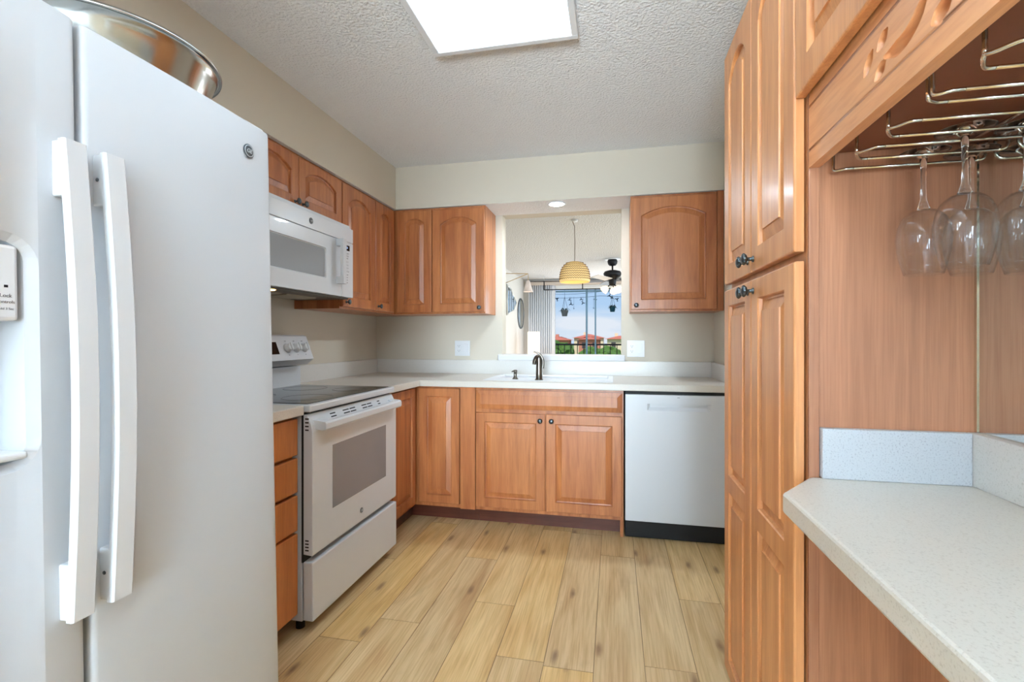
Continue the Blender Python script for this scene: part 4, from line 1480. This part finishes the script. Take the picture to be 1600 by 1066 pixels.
# lit lamp near the blinds, standing on a side table
tb = thing('side_table', 'plain white side table below the pass-through line, holding the lit lamp', 'table', (-1.56, 9.3, 0))
bm = new(); box(bm, -1.80, -1.32, 9.10, 9.55, .52, .55, .004)
obj('table_top', bm, WHITEP, tb)
for x in (-1.77, -1.35):
    for y in (9.13, 9.52):
        obj('leg', box(new(), x - .015, x + .015, y - .015, y + .015, 0, .52), WHITEP, tb)
lp = thing('table_lamp', 'glowing white rectangular lamp standing in front of the vertical blinds', 'lamp', (-1.56, 9.3, .5505))
bm = new(); box(bm, -1.61, -1.51, 9.25, 9.35, .5505, .58, .004)
obj('base', bm, BLACKM, lp)
bm = new(); box(bm, -1.655, -1.445, 9.21, 9.41, .58, 1.330, .01)
obj('lamp_shade', bm, LAMPSH, lp)

# ================================================================== balcony
rr_ = thing('balcony_railing', 'dark metal balcony railing with upright bars beyond the sliding door', 'railing', (0, 11.5, -.02))
bm = new(); box(bm, -2.6, 3.0, 11.475, 11.525, 1.035, 1.075, .004)
obj('handrail', bm, BLACKM, rr_)
bm = new(); box(bm, -2.6, 3.0, 11.485, 11.515, .06, .09)
obj('bottom_rail', bm, BLACKM, rr_)
for k in range(-8, 28):
    x = -1.318 + k * .154
    if -2.6 < x < 3.0:
        obj('baluster', box(new(), x - .009, x + .009, 11.491, 11.509, .09, 1.035), BLACKM, rr_)
for x in (-2.59, 2.99):
    obj('post', box(new(), x - .02, x + .02, 11.48, 11.52, -.02, 1.035), BLACKM, rr_)

# garland of little hanging ornaments
gl = thing('hanging_garland', 'wire garland of small dark ornaments strung across the balcony', 'garland', (-.5, 11.4, 1.9))
NAVY = mat('navy_ornament', (30, 62, 92), .5)
bm = new()
for (z0, sag) in ((2.30, .05), (2.20, .04)):
    tube(bm, [(-1.9 + 3.2 * i / 16, 11.4, z0 - sag * math.sin(PI * ((i / 8) % 1))) for i in range(17)], .004, 5)
obj('wire', bm, NAVY, gl)
for (x, z, s) in ((-1.33, 2.14, .05), (-1.03, 2.12, .04), (-1.00, 2.02, .05), (-.76, 2.13, .04), (-.72, 2.04, .045), (-.43, 2.10, .04), (-.10, 2.20, .05), (-.05, 2.15, .04), (.07, 2.11, .05), (-.93, 1.91, .02), (-.47, 1.91, .02)):
    bm = new()
    tube(bm, [(x, 11.4, 2.19), (x, 11.4, z)], .002, 4)
    for q_ in range(3):
        a = q_ * 2.1 + x * 9
        p = [(x, 11.4, z), (x + s * .8 * math.cos(a), 11.4 + .01, z + s * math.sin(a)), (x + s * 1.3 * math.cos(a + .4), 11.4, z + s * .7 * math.sin(a + .4))]
        tube(bm, p, [s * .28, s * .10], 6)
    obj('ornament', bm, NAVY, gl)

for (x, z, s, m_, lab) in ((-1.14, 1.80, .085, GREYP, 'grey hanging basket with a spilling plant at the left of the balcony'),
                           (-.035, 1.88, .072, TEALP, 'dark teal hanging flower pot at the right of the balcony')):
    t = thing('hanging_planter', lab, 'planter', (x, 11.3, z - s))
    bm = lathe(new(), [(0, z - s * .9), (s * .7, z - s * .9), (s * .95, z + s * .5), (s * 1.08, z + s * .5), (s * 1.08, z + s * .75), (s * .9, z + s * .75), (s * .85, z + s * .4), (0, z + s * .4)], (x, 11.3, 0), seg=20)
    obj('pot', bm, m_, t)
    bm = new()
    for k in range(3):
        a = k * 2.09 + .4
        tube(bm, [(x + s * math.cos(a), 11.3 + s * math.sin(a), z + s * .7), (x, 11.3, 2.18)], .003, 4)
    tube(bm, [(x, 11.3, 2.17), (x, 11.3, ZC + .02)], .003, 4)
    obj('hanger', bm, NAVY, t)
    bm = new()
    rnd = random.Random(int(x * 100))
    for k in range(26):
        a = rnd.uniform(0, 2 * PI); l_ = rnd.uniform(.8, 1.7) * s
        up = rnd.uniform(.1, 1.0) * s
        c0 = Vector((x, 11.3, z + s * .45)); c1 = c0 + Vector((math.cos(a) * l_ * .6, math.sin(a) * l_ * .6, up)); c2 = c0 + Vector((math.cos(a) * l_, math.sin(a) * l_, up * .2 - rnd.uniform(0, .5) * s))
        tube(bm, [c0, c1, c2], [.005, .002], 5, smooth=3)
    fo = obj('foliage', bm, mat('pot_leaves', (70, 92, 84), .8), t)
    fo['kind'] = 'stuff'


# trees and houses beyond
def tree(x, y, top, r, label, sq=.75):
    g = -9
    t = thing('tree', label, 'tree', (x, y, g), 'trees below the balcony')
    bm = new()
    tube(bm, [(x, y, g), (x + .1, y, g + 3), (x, y, top - r)], [.25, .12], 8)
    obj('trunk', bm, BARK, t)
    bm = new()
    rnd = random.Random(int(x * 31 + y))
    for k in range(9):
        a = rnd.uniform(0, 2 * PI); d_ = rnd.uniform(.2, .6) * r
        rr2 = r * rnd.uniform(.45, .7)
        cz = top - rr2 * sq - rnd.uniform(0, .8) * r * sq
        if k == 0: d_ = 0; cz = top - rr2 * sq
        res = bmesh.ops.create_icosphere(bm, subdivisions=3, radius=rr2)
        for v in res['verts']:
            n_ = v.co.normalized()
            f_ = 1 + .16 * math.sin(n_.x * 9 + k) * math.sin(n_.y * 11 + k * 2) + rnd.uniform(-.09, .09)
            v.co = Vector((v.co.x * f_ + x + d_ * math.cos(a), v.co.y * f_ + y + d_ * math.sin(a), v.co.z * f_ * sq + cz))
    obj('crown', bm, GREEN, t, recalc=False)
    return t


tree(-4.6, 33.5, 1.25, 1.7, 'leafy tree rising highest at the left end of the railing')
for i in range(6):
    tree(-7.4 + 3.15 * i, 25 + (i % 2) * .5, [.72, .80, .76, .70, .82, .74][i], 1.30, 'green tree crown close behind the balcony railing')
for i in range(5):
    tree(-.3 + 3.9 * i, 34, [.66, .72, .60, .7, .66][i], 1.55, 'green tree crown in the farther row below the balcony')


def house(x, y, w_, d_, eave, ridge, wallm, label):
    g = -9
    t = thing('house', label, 'house', (x, y, g), 'tile-roofed houses on the horizon')
    obj('walls', box(new(), x - w_ / 2, x + w_ / 2, y - d_ / 2, y + d_ / 2, g, eave), wallm, t)
    bm = new()
    o = .8
    A = [bm.verts.new(p) for p in ((x - w_ / 2 - o, y - d_ / 2 - o, eave), (x + w_ / 2 + o, y - d_ / 2 - o, eave), (x + w_ / 2 + o, y + d_ / 2 + o, eave), (x - w_ / 2 - o, y + d_ / 2 + o, eave))]
    k = d_ / 2
    B = [bm.verts.new((x - w_ / 2 + k, y, ridge)), bm.verts.new((x + w_ / 2 - k, y, ridge))]
    bm.faces.new(A[::-1]); bm.faces.new((A[0], A[1], B[1], B[0])); bm.faces.new((A[1], A[2], B[1])); bm.faces.new((A[2], A[3], B[0], B[1])); bm.faces.new((A[3], A[0], B[0]))
    obj('roof', bm, ROOFT, t)
    n = max(2, int(w_ / 3.2))
    for i in range(n):
        xx = x - w_ / 2 + (i + .5) * w_ / n
        obj('window', box(new(), xx - .6, xx + .6, y - d_ / 2 - .08, y - d_ / 2 + .05, eave - 2.6, eave - .9), mat('window_dark', (92, 84, 84), .3), t)
    obj('chimney', box(new(), x - w_ * .2, x - w_ * .2 + .9, y - .4, y + .5, eave, ridge + .7), wallm, t)


hs = [(-24.5, 148, 9, 8, 0.95, 2.10, STUCCOP, 'rose stucco house with red tile roof, leftmost on the horizon'),
      (-15.5, 140, 6, 7, 0.80, 1.80, STUCCOP, 'low rose house with red tile roof standing above the left tree'),
      (-7.0, 144, 6, 8, 1.00, 1.90, STUCCOP, 'rose house with red tile roof just left of the door stiles'),
      (1.6, 141, 7, 7, 1.10, 2.10, STUCCO, 'cream house with red tile roof right of the door stiles'),
      (13.5, 146, 9, 8, 0.95, 2.20, STUCCO, 'cream house with red tile roof near the right edge of the view'),
      (-22.5, 166, 11, 9, 1.35, 2.70, STUCCO, 'farther cream house with red tile roof on the left of the horizon'),
      (-8.6, 172, 10, 9, 1.45, 2.80, STUCCO, 'farther cream house with red tile roof behind the door stiles'),
      (5.6, 169, 8, 9, 1.35, 2.60, STUCCOP, 'farther rose house with red tile roof towards the right')]
for h in hs:
    house(*h)
